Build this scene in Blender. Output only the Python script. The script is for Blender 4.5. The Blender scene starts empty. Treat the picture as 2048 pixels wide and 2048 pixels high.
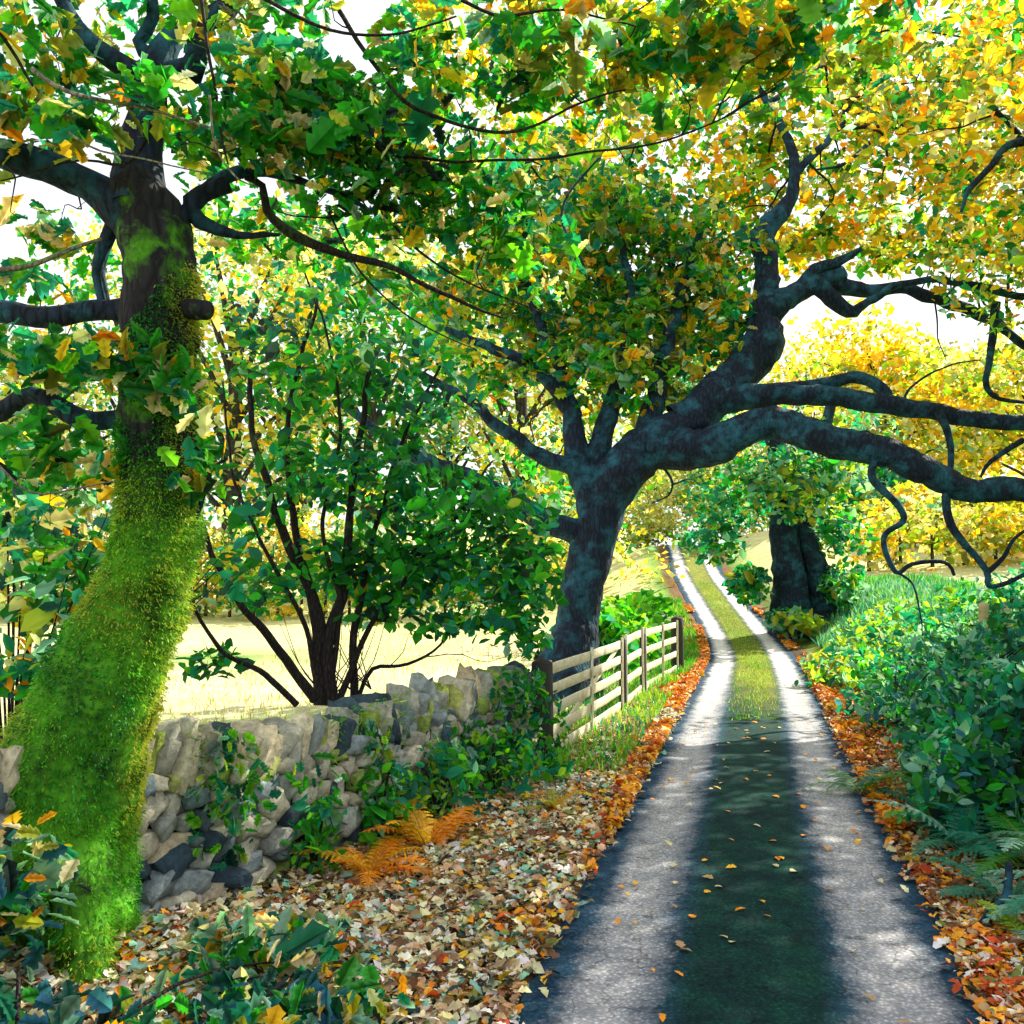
import bpy, math, random
import numpy as np
from mathutils import Vector, noise as mnoise
random.seed(7); rng = np.random.default_rng(7)
S = bpy.context.scene; col = S.collection
R = math.radians

# ------------------------------------------------------------------ camera
F = 900.0; CAMZ = 2.0; PITCH = math.atan(63/F)
cam = bpy.data.cameras.new("camera"); co = bpy.data.objects.new("camera", cam); col.objects.link(co)
co.location = (0, 0, CAMZ); co.rotation_euler = (R(90)+PITCH, 0, 0)
cam.sensor_width = 36; cam.lens = 36*F/1024; cam.clip_end = 3000; cam.clip_start = .05
S.camera = co
def at(X, Y, d):
    """reading from a 1932 px wide view of the photograph -> place d metres ahead"""
    px, py = X*1024/1932, Y*1024/1932
    cx, cy = (px-512)/F, (512-py)/F
    ca, sa = math.cos(PITCH), math.sin(PITCH)
    y = ca-sa*cy; z = sa+ca*cy
    s = d/y
    return Vector((cx*s, d, CAMZ+z*s))

# ------------------------------------------------------------------ tags
def tag(o, label=None, cat=None, group=None, kind=None):
    if label: o['label'] = label
    if cat: o['category'] = cat
    if group: o['group'] = group
    if kind: o['kind'] = kind
    return o
def empty(name, loc=(0, 0, 0), rz=0):
    o = bpy.data.objects.new(name, None); col.objects.link(o)
    o.empty_display_size = .2
    o.location = loc; o.rotation_euler = (0, 0, rz); return o
def link(name, me, mat, parent=None, smooth=True):
    """mesh data is in world coordinates; children are shifted to their parent's base"""
    if mat: me.materials.append(mat)
    o = bpy.data.objects.new(name, me); col.objects.link(o)
    if parent is not None:
        o.parent = parent
        l = parent.location.copy(); q_ = parent.parent
        while q_ is not None: l += q_.location; q_ = q_.parent
        n = len(me.vertices); a = np.empty(n*3, dtype=np.float32)
        me.vertices.foreach_get('co', a); a = a.reshape(-1, 3)-np.array(l, dtype=np.float32)
        me.vertices.foreach_set('co', a.ravel())
    if smooth: me.polygons.foreach_set('use_smooth', np.ones(len(me.polygons), dtype=bool))
    me.update()
    return o
def mesh_np(V, F4=None, F3=None, colors=None):
    me = bpy.data.meshes.new('m'); V = np.asarray(V, dtype=np.float32)
    fl, st, n = [], [], 0
    if F4 is not None and len(F4):
        F4 = np.asarray(F4, dtype=np.int32); fl.append(F4.ravel()); st.append(np.arange(len(F4))*4); n = len(F4)*4
    if F3 is not None and len(F3):
        F3 = np.asarray(F3, dtype=np.int32); fl.append(F3.ravel()); st.append(n+np.arange(len(F3))*3)
    fl = np.concatenate(fl); st = np.concatenate(st).astype(np.int32)
    me.vertices.add(len(V)); me.vertices.foreach_set('co', V.ravel())
    me.loops.add(len(fl)); me.loops.foreach_set('vertex_index', fl)
    me.polygons.add(len(st)); me.polygons.foreach_set('loop_start', st)
    me.update(calc_edges=True); me.validate()
    if colors is not None:
        at_ = me.color_attributes.new('Col', 'FLOAT_COLOR', 'POINT')
        c = np.ones((len(V), 4), dtype=np.float32); c[:, :3] = colors
        at_.data.foreach_set('color', c.ravel())
    return me

# ------------------------------------------------------------------ noise
_nd = rng.normal(size=(3, 12, 3)); _np = rng.uniform(0, 6.28, size=(3, 12))
def snoise(P, scale, k=0):
    P = np.asarray(P)/scale
    return np.sin(P@_nd[k].T+_np[k]).sum(-1)/math.sqrt(12)*1.2

# ------------------------------------------------------------------ materials
def mat(name):
    m = bpy.data.materials.new(name); m.use_nodes = True
    nt = m.node_tree; nt.nodes.clear()
    return m, nt.nodes, nt.links
def out(N, L, sh):
    o = N.new('ShaderNodeOutputMaterial'); L.new(sh, o.inputs[0]); return o
def nz(N, L, scale, detail=6, rough=.6, vec=None, dist=0):
    n = N.new('ShaderNodeTexNoise'); n.inputs['Scale'].default_value = scale
    n.inputs['Detail'].default_value = detail; n.inputs['Roughness'].default_value = rough
    n.inputs['Distortion'].default_value = dist
    if vec: L.new(vec, n.inputs['Vector'])
    return n.outputs['Fac']
def ramp(N, L, fac, stops):
    r = N.new('ShaderNodeValToRGB'); L.new(fac, r.inputs[0])
    e = r.color_ramp.elements
    while len(e) < len(stops): e.new(.5)
    for i, (p, c) in enumerate(stops):
        e[i].position = p; e[i].color = (c[0], c[1], c[2], 1) if len(c) == 3 else c
    return r.outputs[0]
def g(v): return (v, v, v)
def mix(N, L, fac, a, b, mode='MIX'):
    m = N.new('ShaderNodeMix'); m.data_type = 'RGBA'; m.blend_type = mode
    if isinstance(fac, (int, float)): m.inputs[0].default_value = fac
    else: L.new(fac, m.inputs[0])
    for s, v in ((6, a), (7, b)):
        if isinstance(v, tuple): m.inputs[s].default_value = (*v, 1)
        else: L.new(v, m.inputs[s])
    return m.outputs[2]
def bump(N, L, h, strength, dist=.02):
    b = N.new('ShaderNodeBump'); b.inputs['Strength'].default_value = strength
    b.inputs['Distance'].default_value = dist; L.new(h, b.inputs['Height']); return b.outputs[0]
def prin(N, L, colr, rough=.8, spec=.3, nrm=None):
    p = N.new('ShaderNodeBsdfPrincipled')
    if isinstance(colr, tuple): p.inputs['Base Color'].default_value = (*colr, 1)
    else: L.new(colr, p.inputs['Base Color'])
    if isinstance(rough, (int, float)): p.inputs['Roughness'].default_value = rough
    else: L.new(rough, p.inputs['Roughness'])
    p.inputs['Specular IOR Level'].default_value = spec
    if nrm: L.new(nrm, p.inputs['Normal'])
    return p.outputs[0]
def geo(N): return N.new('ShaderNodeNewGeometry').outputs['Position']
def vcol(N):
    a = N.new('ShaderNodeAttribute'); a.attribute_name = 'Col'; return a.outputs['Color']

def leaf_mat(name, trans=.50, gain=(1.7, 1.7, .9), rough=.58, spec=.28):
    m, N, L = mat(name); c = vcol(N)
    c2 = c
    p = prin(N, L, c2, rough, spec)
    t = N.new('ShaderNodeBsdfTranslucent')
    ct = mix(N, L, 1.0, c2, gain, 'MULTIPLY'); L.new(ct, t.inputs[0])
    mx = N.new('ShaderNodeMixShader'); mx.inputs[0].default_value = trans
    L.new(p, mx.inputs[1]); L.new(t.outputs[0], mx.inputs[2])
    out(N, L, mx.outputs[0]); return m
M = {}
M['leaf'] = leaf_mat('leaf_living')
M['dryleaf'] = leaf_mat('leaf_fallen', .15, (1.2, 1.1, .9), .55, .3)
M['fern'] = leaf_mat('fern_leaf', .35, (1.2, 1.3, .8), .5, .3)

def bark(name, base, moss, mossamt, scale=1.0, zlim=None):
    m, N, L = mat(name); P = geo(N)
    mp = N.new('ShaderNodeMapping'); mp.inputs['Scale'].default_value = (1, 1, .3); L.new(P, mp.inputs[0])
    f = nz(N, L, 22*scale, 8, .7, mp.outputs[0], .6); v = N.new('ShaderNodeTexVoronoi')
    v.inputs['Scale'].default_value = 16*scale; v.feature = 'DISTANCE_TO_EDGE'; L.new(mp.outputs[0], v.inputs['Vector'])
    cr = ramp(N, L, v.outputs[0], [(0, g(.15)), (.25, g(1))])
    c = ramp(N, L, f, [(.25, tuple(x*.45 for x in base)), (.55, base), (.8, tuple(min(1, x*2.0) for x in base))])
    c = mix(N, L, .7, c, cr, 'MULTIPLY')
    f2 = nz(N, L, 2.3, 7, .65, P, .3)
    mk = ramp(N, L, f2, [(.62-mossamt*.5, g(0)), (.70-mossamt*.45, g(1))])
    if zlim:
        sx = N.new('ShaderNodeSeparateXYZ'); L.new(P, sx.inputs[0]); a1 = N.new('ShaderNodeMath'); a1.operation = 'MULTIPLY_ADD'; a1.inputs[1].default_value = 1.4; L.new(f2, a1.inputs[0]); L.new(sx.outputs[2], a1.inputs[2])
        low = N.new('ShaderNodeMapRange'); L.new(a1.outputs[0], low.inputs[0]); low.inputs[1].default_value = zlim+.9; low.inputs[2].default_value = zlim+.5
        mm_ = N.new('ShaderNodeMath'); mm_.operation = 'MAXIMUM'; L.new(mk, mm_.inputs[0]); L.new(low.outputs[0], mm_.inputs[1]); mk = mm_.outputs[0]
    f3 = nz(N, L, 6, 8, .7, P)
    mc = ramp(N, L, f3, [(.36, tuple(x*.18 for x in moss)), (.48, tuple(x*.8 for x in moss)), (.68, tuple(x*1.7 for x in moss))])
    c = mix(N, L, mk, c, mc)
    h = mix(N, L, .5, cr, f)
    out(N, L, prin(N, L, c, .85, .25, bump(N, L, h, .9, .03))); return m
M['bark_moss'] = bark('mossy_bark', (.022, .022, .026), (.07, .26, .008), .22, zlim=2.3)
M['bark_oak'] = bark('dark_oak_bark', (.013, .026, .050), (.015, .075, .11), .30)  # bluish moss colour here paints sky-lit highlights onto the bark
M['bark_twig'] = bark('twig_bark', (.035, .026, .026), (.05, .08, .03), .05, 2)
M['bark_lit_tint'] = bark('lit_tint_twig_bark', (.30, .27, .20), (.15, .2, .05), .1, 2)  # paler copy of the twig bark, sunlight on the twigs painted in
M['bark_far'] = bark('far_bark', (.06, .055, .05), (.05, .08, .03), .2, .4)

def vmat(name, rough, spec, bs, bst, amt=.5):
    m, N, L = mat(name); P = geo(N); c = vcol(N)
    f = nz(N, L, bs, 8, .7, P); f2 = nz(N, L, bs*.22, 5, .6, P)
    c = mix(N, L, 1.0, c, ramp(N, L, f, [(.25, g(1-amt)), (.75, g(1+amt))]), 'MULTIPLY')
    c = mix(N, L, 1.0, c, ramp(N, L, f2, [(.3, g(.75)), (.7, g(1.2))]), 'MULTIPLY')
    out(N, L, prin(N, L, c, rough, spec, bump(N, L, f, bst, .03))); return m
M['stone'] = vmat('lichened_stone', .85, .25, 17, 1.0, .55)
M['ground'] = vmat('earth_and_grass', .95, .1, 14, .8, .45)
M['litter_soil'] = vmat('soil', .95, .1, 20, 1, .4)
def wood(name, base, green):
    m, N, L = mat(name); P = geo(N)
    mp = N.new('ShaderNodeMapping'); mp.inputs['Scale'].default_value = (1, 1, 9); L.new(P, mp.inputs[0])
    f = nz(N, L, 9, 7, .7, mp.outputs[0]); f2 = nz(N, L, 5, 4, .6, P)
    c = ramp(N, L, f, [(.3, tuple(x*.55 for x in base)), (.7, base)])
    c = mix(N, L, ramp(N, L, f2, [(.5, g(0)), (.68, g(.7))]), c, green)
    out(N, L, prin(N, L, c, .8, .2, bump(N, L, f, .5, .01))); return m
M['rail'] = wood('weathered_rail', (.84, .78, .54), (.42, .42, .18))
M['post'] = wood('dark_post', (.055, .05, .045), (.04, .07, .03))
M['palepost'] = wood('pale_post', (.55, .45, .22), (.25, .28, .08))

# ------------------------------------------------------------------ lane course and terrain
LY = np.array([-40, 4, 10, 16, 23, 28, 33, 38, 46, 56, 80, 400.])
LX = np.array([-10.8, 1.04, 2.62, 4.27, 6.10, 6.95, 7.45, 7.85, 8.95, 10.6, 15, 60.])
LZ = np.array([0, 0, 0, 0, -.08, .30, 1.05, 2.0, 3.55, 3.75, 3.9, 9.])
def smooth_interp(y, xs, ys):
    y = np.asarray(y, dtype=float); r = 0
    for dy, w in ((-1.6, .25), (0, .5), (1.6, .25)): r = r+w*np.interp(y+dy, xs, ys)
    return r
def lane_x(y): return smooth_interp(y, LY, LX)
def lane_z(y): return smooth_interp(y, LY, LZ)
HW = 1.08
def sst(a, b, x):
    t = np.clip((x-a)/(b-a), 0, 1); return t*t*(3-2*t)
def height(x, y, lane_cut=True):
    x = np.asarray(x, float); y = np.asarray(y, float)
    lx, lz = lane_x(y), lane_z(y); u = x-lx
    z = lz*sst(-9, -1.5, u)                                    # the hill carries the lane; the field on the left stays low
    z = z+sst(20, 130, y)*3.2*(1-sst(-9, -1.5, u))+sst(55, 320, y)*14*(1-sst(-9, -1.5, u))
    # right bank
    z = z+1.25*sst(HW+.35, HW+3.2, u)*(1-.4*sst(25, 40, y))+.06*np.clip(u-4, 0, 60)
    n = snoise(np.stack([x, y, 0*x], -1), 1.1, 0)*.035+snoise(np.stack([x, y, 0*x], -1), .35, 1)*.012
    z = z+n*sst(HW, HW+.5, np.abs(u))
    # bank below the foreground tree
    z = z+.22*np.exp(-((x+2.6)**2+(y-4.6)**2)/1.2)
    if lane_cut: z = z-.07*(1-sst(HW-.04, HW+.06, np.abs(u)))
    return z
def hz(x, y): return float(height(np.array([x]), np.array([y]), False)[0])

# ground sheet
def axis(lo, hi, near_lo, near_hi, step, grow=1.12):
    a = list(np.arange(near_lo, near_hi, step)); s = step
    while a[-1] < hi: s *= grow; a.append(a[-1]+s)
    s = step
    while a[0] > lo: s *= grow; a.insert(0, a[0]-s)
    return np.array(a)
gx = axis(-450, 450, -4.5, 11, .09); gy = axis(-60, 900, 2.5, 24, .12, 1.05)
GX, GY = np.meshgrid(gx, gy); GZ = height(GX, GY)
V = np.stack([GX, GY, GZ], -1).reshape(-1, 3)
nx, ny = len(gx), len(gy); ii = (np.arange(ny-1)[:, None]*nx+np.arange(nx-1)[None]).ravel()
Fq = np.stack([ii, ii+1, ii+nx+1, ii+nx], -1)
def wall_side(x, y):      # >0 field side of the wall / gate line
    xa = np.interp(y, [-10, 3.8, 9.6, 19, 30, 60], [-9, -3.0, .15, 3.4, 4.2, 3.5]); return xa-x
u = V[:, 0]-lane_x(V[:, 1]); ws = wall_side(V[:, 0], V[:, 1])
n1 = snoise(V, 2.5, 0)[:, None]; n2 = snoise(V, .5, 1)[:, None]
litter = np.array([.16, .095, .045]); grass = np.array([.10, .19, .035]); straw = np.array([.62, .56, .34]); soil = np.array([.07, .045, .025])
c = litter+(n2*.02)
c = np.where(n2 > .6, soil, c)
gr = sst(11, 15, V[:, 1]+n1[:, 0]*1.5)[:, None]*sst(HW+.3, HW+.7, np.abs(u))[:, None]
gcol = grass*(1+.3*n1)+np.array([.10, .08, 0])*np.clip(n2, 0, 1)
c = c*(1-gr)+gcol*gr
rb = sst(HW+.9, HW+1.6, u)[:, None]; c = c*(1-rb)+gcol*rb
fl = sst(.0, .6, ws)[:, None]; fcol = straw*(1+.16*n1+.10*n2)+np.array([-.14, -.04, -.10])*np.clip(snoise(V, 1.7, 2)[:, None], 0, 1.4); c = c*(1-fl)+fcol*fl
far = sst(21, 31, V[:, 1]+n1[:, 0]*2)[:, None]*sst(1.6, 3.0, np.abs(u))[:, None]; fc = straw*np.array([.9, .95, .7]); c = c*(1-far)+fc*far
tag(link('ground', mesh_np(V, Fq, colors=np.clip(c, .01, 1)), M['ground']), kind='structure')

# lane sheet
m, N, L = mat('worn_lane'); P = geo(N)
uv = N.new('ShaderNodeAttribute'); uv.attribute_name = 'Col'
sep = N.new('ShaderNodeSeparateColor'); L.new(uv.outputs['Color'], sep.inputs[0])
wob = nz(N, L, 2.6, 12, .85, P)
ma = N.new('ShaderNodeMath'); ma.operation = 'MULTIPLY_ADD'; ma.inputs[1].default_value = .24; L.new(wob, ma.inputs[0]); L.new(sep.outputs[0], ma.inputs[2])
sb = N.new('ShaderNodeMath'); sb.operation = 'SUBTRACT'; sb.inputs[1].default_value = .12; L.new(ma.outputs[0], sb.inputs[0])
trk = ramp(N, L, sb.outputs[0], [(.06, g(0)), (.13, g(1)), (.22, g(1)), (.31, g(0)), (.69, g(0)), (.77, g(1)), (.87, g(1)), (.94, g(0))])
f = nz(N, L, 60, 8, .75, P); f2 = nz(N, L, 5, 6, .7, P); f3 = nz(N, L, 3.2, 9, .75, P, .5)
pale = ramp(N, L, f2, [(.3, (.29, .31, .36)), (.7, (.50, .48, .48))])
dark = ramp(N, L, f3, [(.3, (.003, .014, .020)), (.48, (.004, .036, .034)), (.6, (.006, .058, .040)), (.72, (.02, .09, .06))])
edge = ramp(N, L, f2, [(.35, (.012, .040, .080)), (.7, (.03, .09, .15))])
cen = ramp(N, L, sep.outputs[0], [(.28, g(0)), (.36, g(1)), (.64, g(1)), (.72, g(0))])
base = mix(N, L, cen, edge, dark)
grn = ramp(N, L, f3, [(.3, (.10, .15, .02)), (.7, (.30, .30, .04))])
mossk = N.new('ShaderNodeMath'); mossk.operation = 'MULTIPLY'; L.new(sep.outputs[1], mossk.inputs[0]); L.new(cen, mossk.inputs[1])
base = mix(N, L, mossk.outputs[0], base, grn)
pale = mix(N, L, sep.outputs[1], pale, (.74, .71, .68))  # far tracks whitened: sunlit brightness put into the colour
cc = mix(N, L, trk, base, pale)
vo = N.new('ShaderNodeTexVoronoi'); vo.inputs['Scale'].default_value = 42; L.new(P, vo.inputs['Vector'])
cc = mix(N, L, 1.0, cc, ramp(N, L, vo.outputs['Distance'], [(.05, g(1.7)), (.35, g(.95)), (.6, g(.7))]), 'MULTIPLY')
ck = N.new('ShaderNodeTexVoronoi'); ck.feature = 'DISTANCE_TO_EDGE'; ck.inputs['Scale'].default_value = 1.6
dv_ = N.new('ShaderNodeTexNoise'); dv_.inputs['Scale'].default_value = 4; L.new(P, dv_.inputs['Vector'])
va = N.new('ShaderNodeVectorMath'); va.operation = 'ADD'; L.new(P, va.inputs[0]); L.new(dv_.outputs['Color'], va.inputs[1]); L.new(va.outputs[0], ck.inputs['Vector'])
cc = mix(N, L, 1.0, cc, ramp(N, L, ck.outputs[0], [(0, g(.45)), (.022, g(1))]), 'MULTIPLY')
cc = mix(N, L, 1.0, cc, ramp(N, L, f, [(.3, g(.55)), (.7, g(1.4))]), 'MULTIPLY')
ro = ramp(N, L, trk, [(0, g(.9)), (1, g(.5))])
out(N, L, prin(N, L, cc, ro, .12, bump(N, L, f, .6, .012)))
M['lane'] = m
ys = np.concatenate([np.arange(-6, 30, .12), np.arange(30, 90, .5)]); us = np.linspace(-HW, HW, 33)
V = []; C = []
for y in ys:
    cx, cz = float(lane_x(y)), float(lane_z(y))
    for k, q in enumerate(us):
        wig = (.09*mnoise.noise(Vector((y*1.1, q*.2+3*(q > 0), 0)))+.06*mnoise.noise(Vector((y*4.3, 3*(q > 0), 5))))*(abs(q)/HW)**6
        t = (q+HW)/(2*HW)
        rut = -.018*(math.exp(-((t-.2)/.09)**2)+math.exp(-((t-.82)/.09)**2))
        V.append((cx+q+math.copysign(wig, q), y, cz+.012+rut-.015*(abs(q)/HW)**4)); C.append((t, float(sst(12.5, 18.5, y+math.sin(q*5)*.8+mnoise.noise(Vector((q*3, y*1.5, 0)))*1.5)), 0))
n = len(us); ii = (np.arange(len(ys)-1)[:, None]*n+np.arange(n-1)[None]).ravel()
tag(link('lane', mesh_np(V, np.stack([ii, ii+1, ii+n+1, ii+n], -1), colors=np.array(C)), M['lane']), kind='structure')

# ------------------------------------------------------------------ tubes
def catmull(pts, rad, step):
    pts = [Vector(p) for p in pts]; P = []; Rr = []
    n = len(pts)
    for i in range(n-1):
        p0 = pts[max(i-1, 0)]; p1 = pts[i]; p2 = pts[i+1]; p3 = pts[min(i+2, n-1)]
        k = max(2, int((p2-p1).length/step))
        for j in range(k):
            t = j/k
            P.append(.5*((2*p1)+(-p0+p2)*t+(2*p0-5*p1+4*p2-p3)*t*t+(-p0+3*p1-3*p2+p3)*t**3))
            Rr.append(rad[i]+(rad[i+1]-rad[i])*t)
    P.append(pts[-1]); Rr.append(rad[-1]); return P, Rr
class Tubes:
    def __init__(s): s.V = []; s.F = []; s.n = 0
    def add(s, pts, rad, seg=10, step=.12, rough=.12, nscale=.35, wob=0.0):
        P, Rr = catmull(pts, rad, step)
        if wob:
            P = [p+Vector((mnoise.noise(p*3.1), mnoise.noise(p*3.1+Vector((9, 0, 0))), mnoise.noise(p*3.1+Vector((0, 9, 0)))))*wob*min(1, i/3)*min(1, (len(P)-1-i)/3+.4) for i, p in enumerate(P)]
        up = Vector((.3, .1, 1)).normalized(); a = None; rings = []
        for i, p in enumerate(P):
            t = (P[min(i+1, len(P)-1)]-P[max(i-1, 0)]).normalized()
            if a is None:
                a = t.cross(up)
                if a.length < .1: a = t.cross(Vector((1, 0, 0)))
            a = (a-t*a.dot(t)).normalized(); b = t.cross(a)
            for k in range(seg):
                th = 2*math.pi*k/seg; d = a*math.cos(th)+b*math.sin(th)
                q = p+d*Rr[i]
                rr = Rr[i]*(1+rough*(mnoise.noise(q/nscale)+.6*mnoise.noise(q/(nscale*.35))))
                s.V.append(p+d*rr)
            if i:
                o = s.n+(i-1)*seg
                for k in range(seg): s.F.append((o+k, o+(k+1) % seg, o+seg+(k+1) % seg, o+seg+k))
        # end tip
        base = s.n+(len(P)-1)*seg; s.V.append(P[-1]+(P[-1]-P[-2]).normalized()*Rr[-1]*.6); tip = len(s.V)-1
        for k in range(seg): s.F.append((base+k, base+(k+1) % seg, tip, tip))
        s.n = len(s.V); return P, Rr
    def obj(s, name, m_, parent):
        F4 = [f for f in s.F if f[2] != f[3]]; F3 = [f[:3] for f in s.F if f[2] == f[3]]
        return link(name, mesh_np([tuple(v) for v in s.V], F4, F3), m_, parent)

# ------------------------------------------------------------------ leaves
T_OAK = (np.array([[0, -.5, 0], [0, -.2, .02], [0, .1, .0], [0, .38, -.05], [0, .5, -.1],
                   [-.16, -.28, .05], [-.30, -.05, .09], [-.20, .08, .06], [-.34, .24, .06], [-.15, .40, -.02],
                   [.16, -.28, .05], [.30, -.05, .09], [.20, .08, .06], [.34, .24, .06], [.15, .40, -.02]]),
         [(0, 1, 5, 5), (1, 2, 7, 6), (5, 1, 6, 6), (2, 3, 8, 7), (3, 4, 9, 9), (3, 9, 8, 8),
          (0, 10, 1, 1), (1, 11, 12, 2), (10, 11, 1, 1), (2, 12, 13, 3), (3, 14, 4, 4), (3, 13, 14, 14)])
def lobed():
    ts = np.linspace(-.5, .5, 9); w = [.0, .15, .27, .17, .33, .20, .30, .17, .0]
    V = [[0, t, -.12*(t+.1)**2] for t in ts]; Fs = []
    for sg in (-1, 1):
        b = len(V)
        for i in range(1, 8): V.append([sg*w[i], ts[i]+(.045 if i in (2, 4, 6) else -.01), .35*w[i]-.14*(ts[i]+.1)**2-.9*w[i]**3])
        for i in range(8):
            if i == 0: f = (0, 1, b, b)
            elif i == 7: f = (7, 8, b+6, b+6)
            else: f = (i, i+1, b+i, b+i-1)
            Fs.append(f)
    return np.array(V), Fs
T_LOBE = lobed()
T_OVAL = (np.array([[0, -.5, 0], [0, 0, -.03], [0, .5, -.08], [-.26, -.15, .07], [-.22, .2, .05], [.26, -.15, .07], [.22, .2, .05]]),
          [(0, 1, 4, 3), (1, 2, 4, 4), (0, 5, 6, 1), (1, 6, 2, 2)])
T_DIA = (np.array([[0, -.5, 0], [-.33, .05, .08], [0, .5, 0], [.33, -.05, .08]]), [(0, 1, 2, 3)])
T_BLADE = (np.array([[-.04, 0, 0], [.04, 0, 0], [.03, .5, .05], [-.03, .5, .05], [0, 1, .22]]), [(0, 1, 2, 3), (3, 2, 4, 4)])

def scatter_mesh(tpl, C, size, cols, nbias=(0, 0, .8), ydir=None, ybias=0, flat=1.0, curl=.0):
    """leaves: template copies at C with a random attitude; nbias pulls the normals"""
    T, Fs = tpl; n = len(C)
    Nn = rng.normal(size=(n, 3)); Nn /= np.linalg.norm(Nn, axis=1)[:, None]
    Nn = Nn*flat+np.asarray(nbias); Nn /= np.linalg.norm(Nn, axis=1)[:, None]
    Yd = rng.normal(size=(n, 3))
    if ydir is not None: Yd = Yd*(1-ybias)*.6+np.asarray(ydir)*ybias
    Yd -= Nn*(Yd*Nn).sum(1)[:, None]; Yd /= np.linalg.norm(Yd, axis=1)[:, None]+1e-9
    Xd = np.cross(Yd, Nn)
    size = np.asarray(size)
    asp = rng.uniform(.75, 1.2, n)
    V = (T[None, :, 0, None]*(Xd*asp[:, None])[:, None]+T[None, :, 1, None]*Yd[:, None]+(T[None, :, 2, None]*(1+curl*rng.normal(size=n))[:, None, None])*Nn[:, None])*size[:, None, None]+C[:, None]
    k = len(T); off = (np.arange(n)*k)[:, None, None]
    q = np.array([f for f in Fs if f[2] != f[3]], dtype=int).reshape(-1, 4); t = np.array([f[:3] for f in Fs if f[2] == f[3]], dtype=int).reshape(-1, 3)
    F4 = (q[None]+off).reshape(-1, 4) if len(q) else None; F3 = (t[None]+off).reshape(-1, 3) if len(t) else None
    return V.reshape(-1, 3), F4, F3, np.clip(np.repeat(cols, k, axis=0)*rng.uniform(.72, 1.28, (n*k, 1)), .003, .92)
PAL = dict(
    deep=(.014, .14, .02), green=(.025, .27, .02), bright=(.12, .44, .015), lime=(.30, .50, .03), teal=(.012, .21, .13),
    dteal=(.01, .085, .07), pteal=(.20, .44, .33), olive=(.16, .19, .03), ygreen=(.36, .38, .035), yellow=(.76, .48, .022), gold=(.82, .44, .015),
    orange=(.90, .30, .008), rust=(.50, .07, .01), brown=(.16, .06, .025), cream=(.72, .60, .34), pale=(.66, .62, .30), tan=(.46, .28, .13), blue=(.03, .16, .26), white=(.75, .70, .58), dark=(.012, .03, .03))
def colours(C, pal, scale=.6, mixr=.5, k=0):
    names = [p[0] for p in pal]; w = np.cumsum([p[1] for p in pal]); w = w/w[-1]
    n = len(C)
    s = snoise(C, scale, k); s = .5*(1+np.tanh(s*.8))
    r = np.where(rng.random(n) < mixr, rng.random(n), np.clip(s+rng.normal(size=n)*.06, 0, .999))
    idx = np.searchsorted(w, r); base = np.array([PAL[q] for q in names])[np.clip(idx, 0, len(names)-1)]
    v = rng.lognormal(0, .22, n)[:, None]
    return np.clip(base*v*(1+rng.normal(size=(n, 3))*.08), .004, .9)
def blob_pts(blobs, gap=.0, gscale=.5, k=2):
    Cs = []
    for (c, r, n) in blobs:
        n = int(n*1.0)
        d = rng.normal(size=(n, 3)); d /= np.linalg.norm(d, axis=1)[:, None]
        rr = rng.random(n)**.42
        p = np.array(c)+d*rr[:, None]*np.array(r)
        p += .18*np.array(r)*np.stack([snoise(p, gscale, 0), snoise(p, gscale, 1), snoise(p, gscale, 2)], -1)
        Cs.append(p)
    C = np.concatenate(Cs)
    if gap > -5: C = C[snoise(C, gscale, k) > gap-rng.random(len(C))*.35]
    return C
def leaves(name, parent, blobs, pal, size, tpl=T_OAK, m_='leaf', gap=-.6, gscale=.35, cscale=.5, mixr=.5, nbias=(0, -.25, .7), sv=.28, keep=None):
    C = blob_pts(blobs, gap, gscale)
    if keep is not None: C = C[keep(C)]
    sz = size*rng.lognormal(0, sv, len(C))
    V, F4, F3, cc = scatter_mesh(tpl, C, sz, colours(C, pal, cscale, mixr), nbias)
    return link(name, mesh_np(V, F4, F3, cc), M[m_], parent, smooth=(tpl is not T_DIA))
def vb(X, Y, d, rx, ry, rd, n):
    """clump centred as seen at X,Y, d metres off; rx, ry in reading units turned into metres"""
    c = at(X, Y, d); k = d/F*1024/1932; return (tuple(c), (rx*k, rd, ry*k), n)

def twigs_to(tb, limbs, blobs, per=2, r0=.012, sub=5):
    """thin twigs from the nearest limb point out into each leaf clump"""
    LP = [p for P_ in limbs for p in P_]
    for (c, r, n) in blobs:
        c = Vector(c)
        for k in range(per):
            e = c+Vector([random.uniform(-.7, .7)*r[j] for j in range(3)])
            s = min(LP, key=lambda p: (p-e).length+random.random()*.6)
            if (s-e).length > 5.5: continue
            m1 = s.lerp(e, .35)+Vector([random.uniform(-.12, .12)*(s-e).length for _ in range(3)])
            m2 = s.lerp(e, .7)+Vector([random.uniform(-.12, .12)*(s-e).length for _ in range(3)])
            l = (s-e).length; ra = r0*(.8+l*.35)
            P_, _ = tb.add([s, m1, m2, e], [ra, ra*.7, ra*.45, ra*.2], 5, .12, .05, wob=.05)
            for q in range(sub):
                a = random.choice(P_[len(P_)//3:]); v = Vector([random.gauss(0, 1) for _ in range(3)]).normalized()*min(r)*random.uniform(.4, 1.0)
                tb.add([a, a+v*.5+Vector((0, 0, .05)), a+v], [ra*.4, ra*.25, ra*.1], 4, .12, .05, wob=.03)

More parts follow.
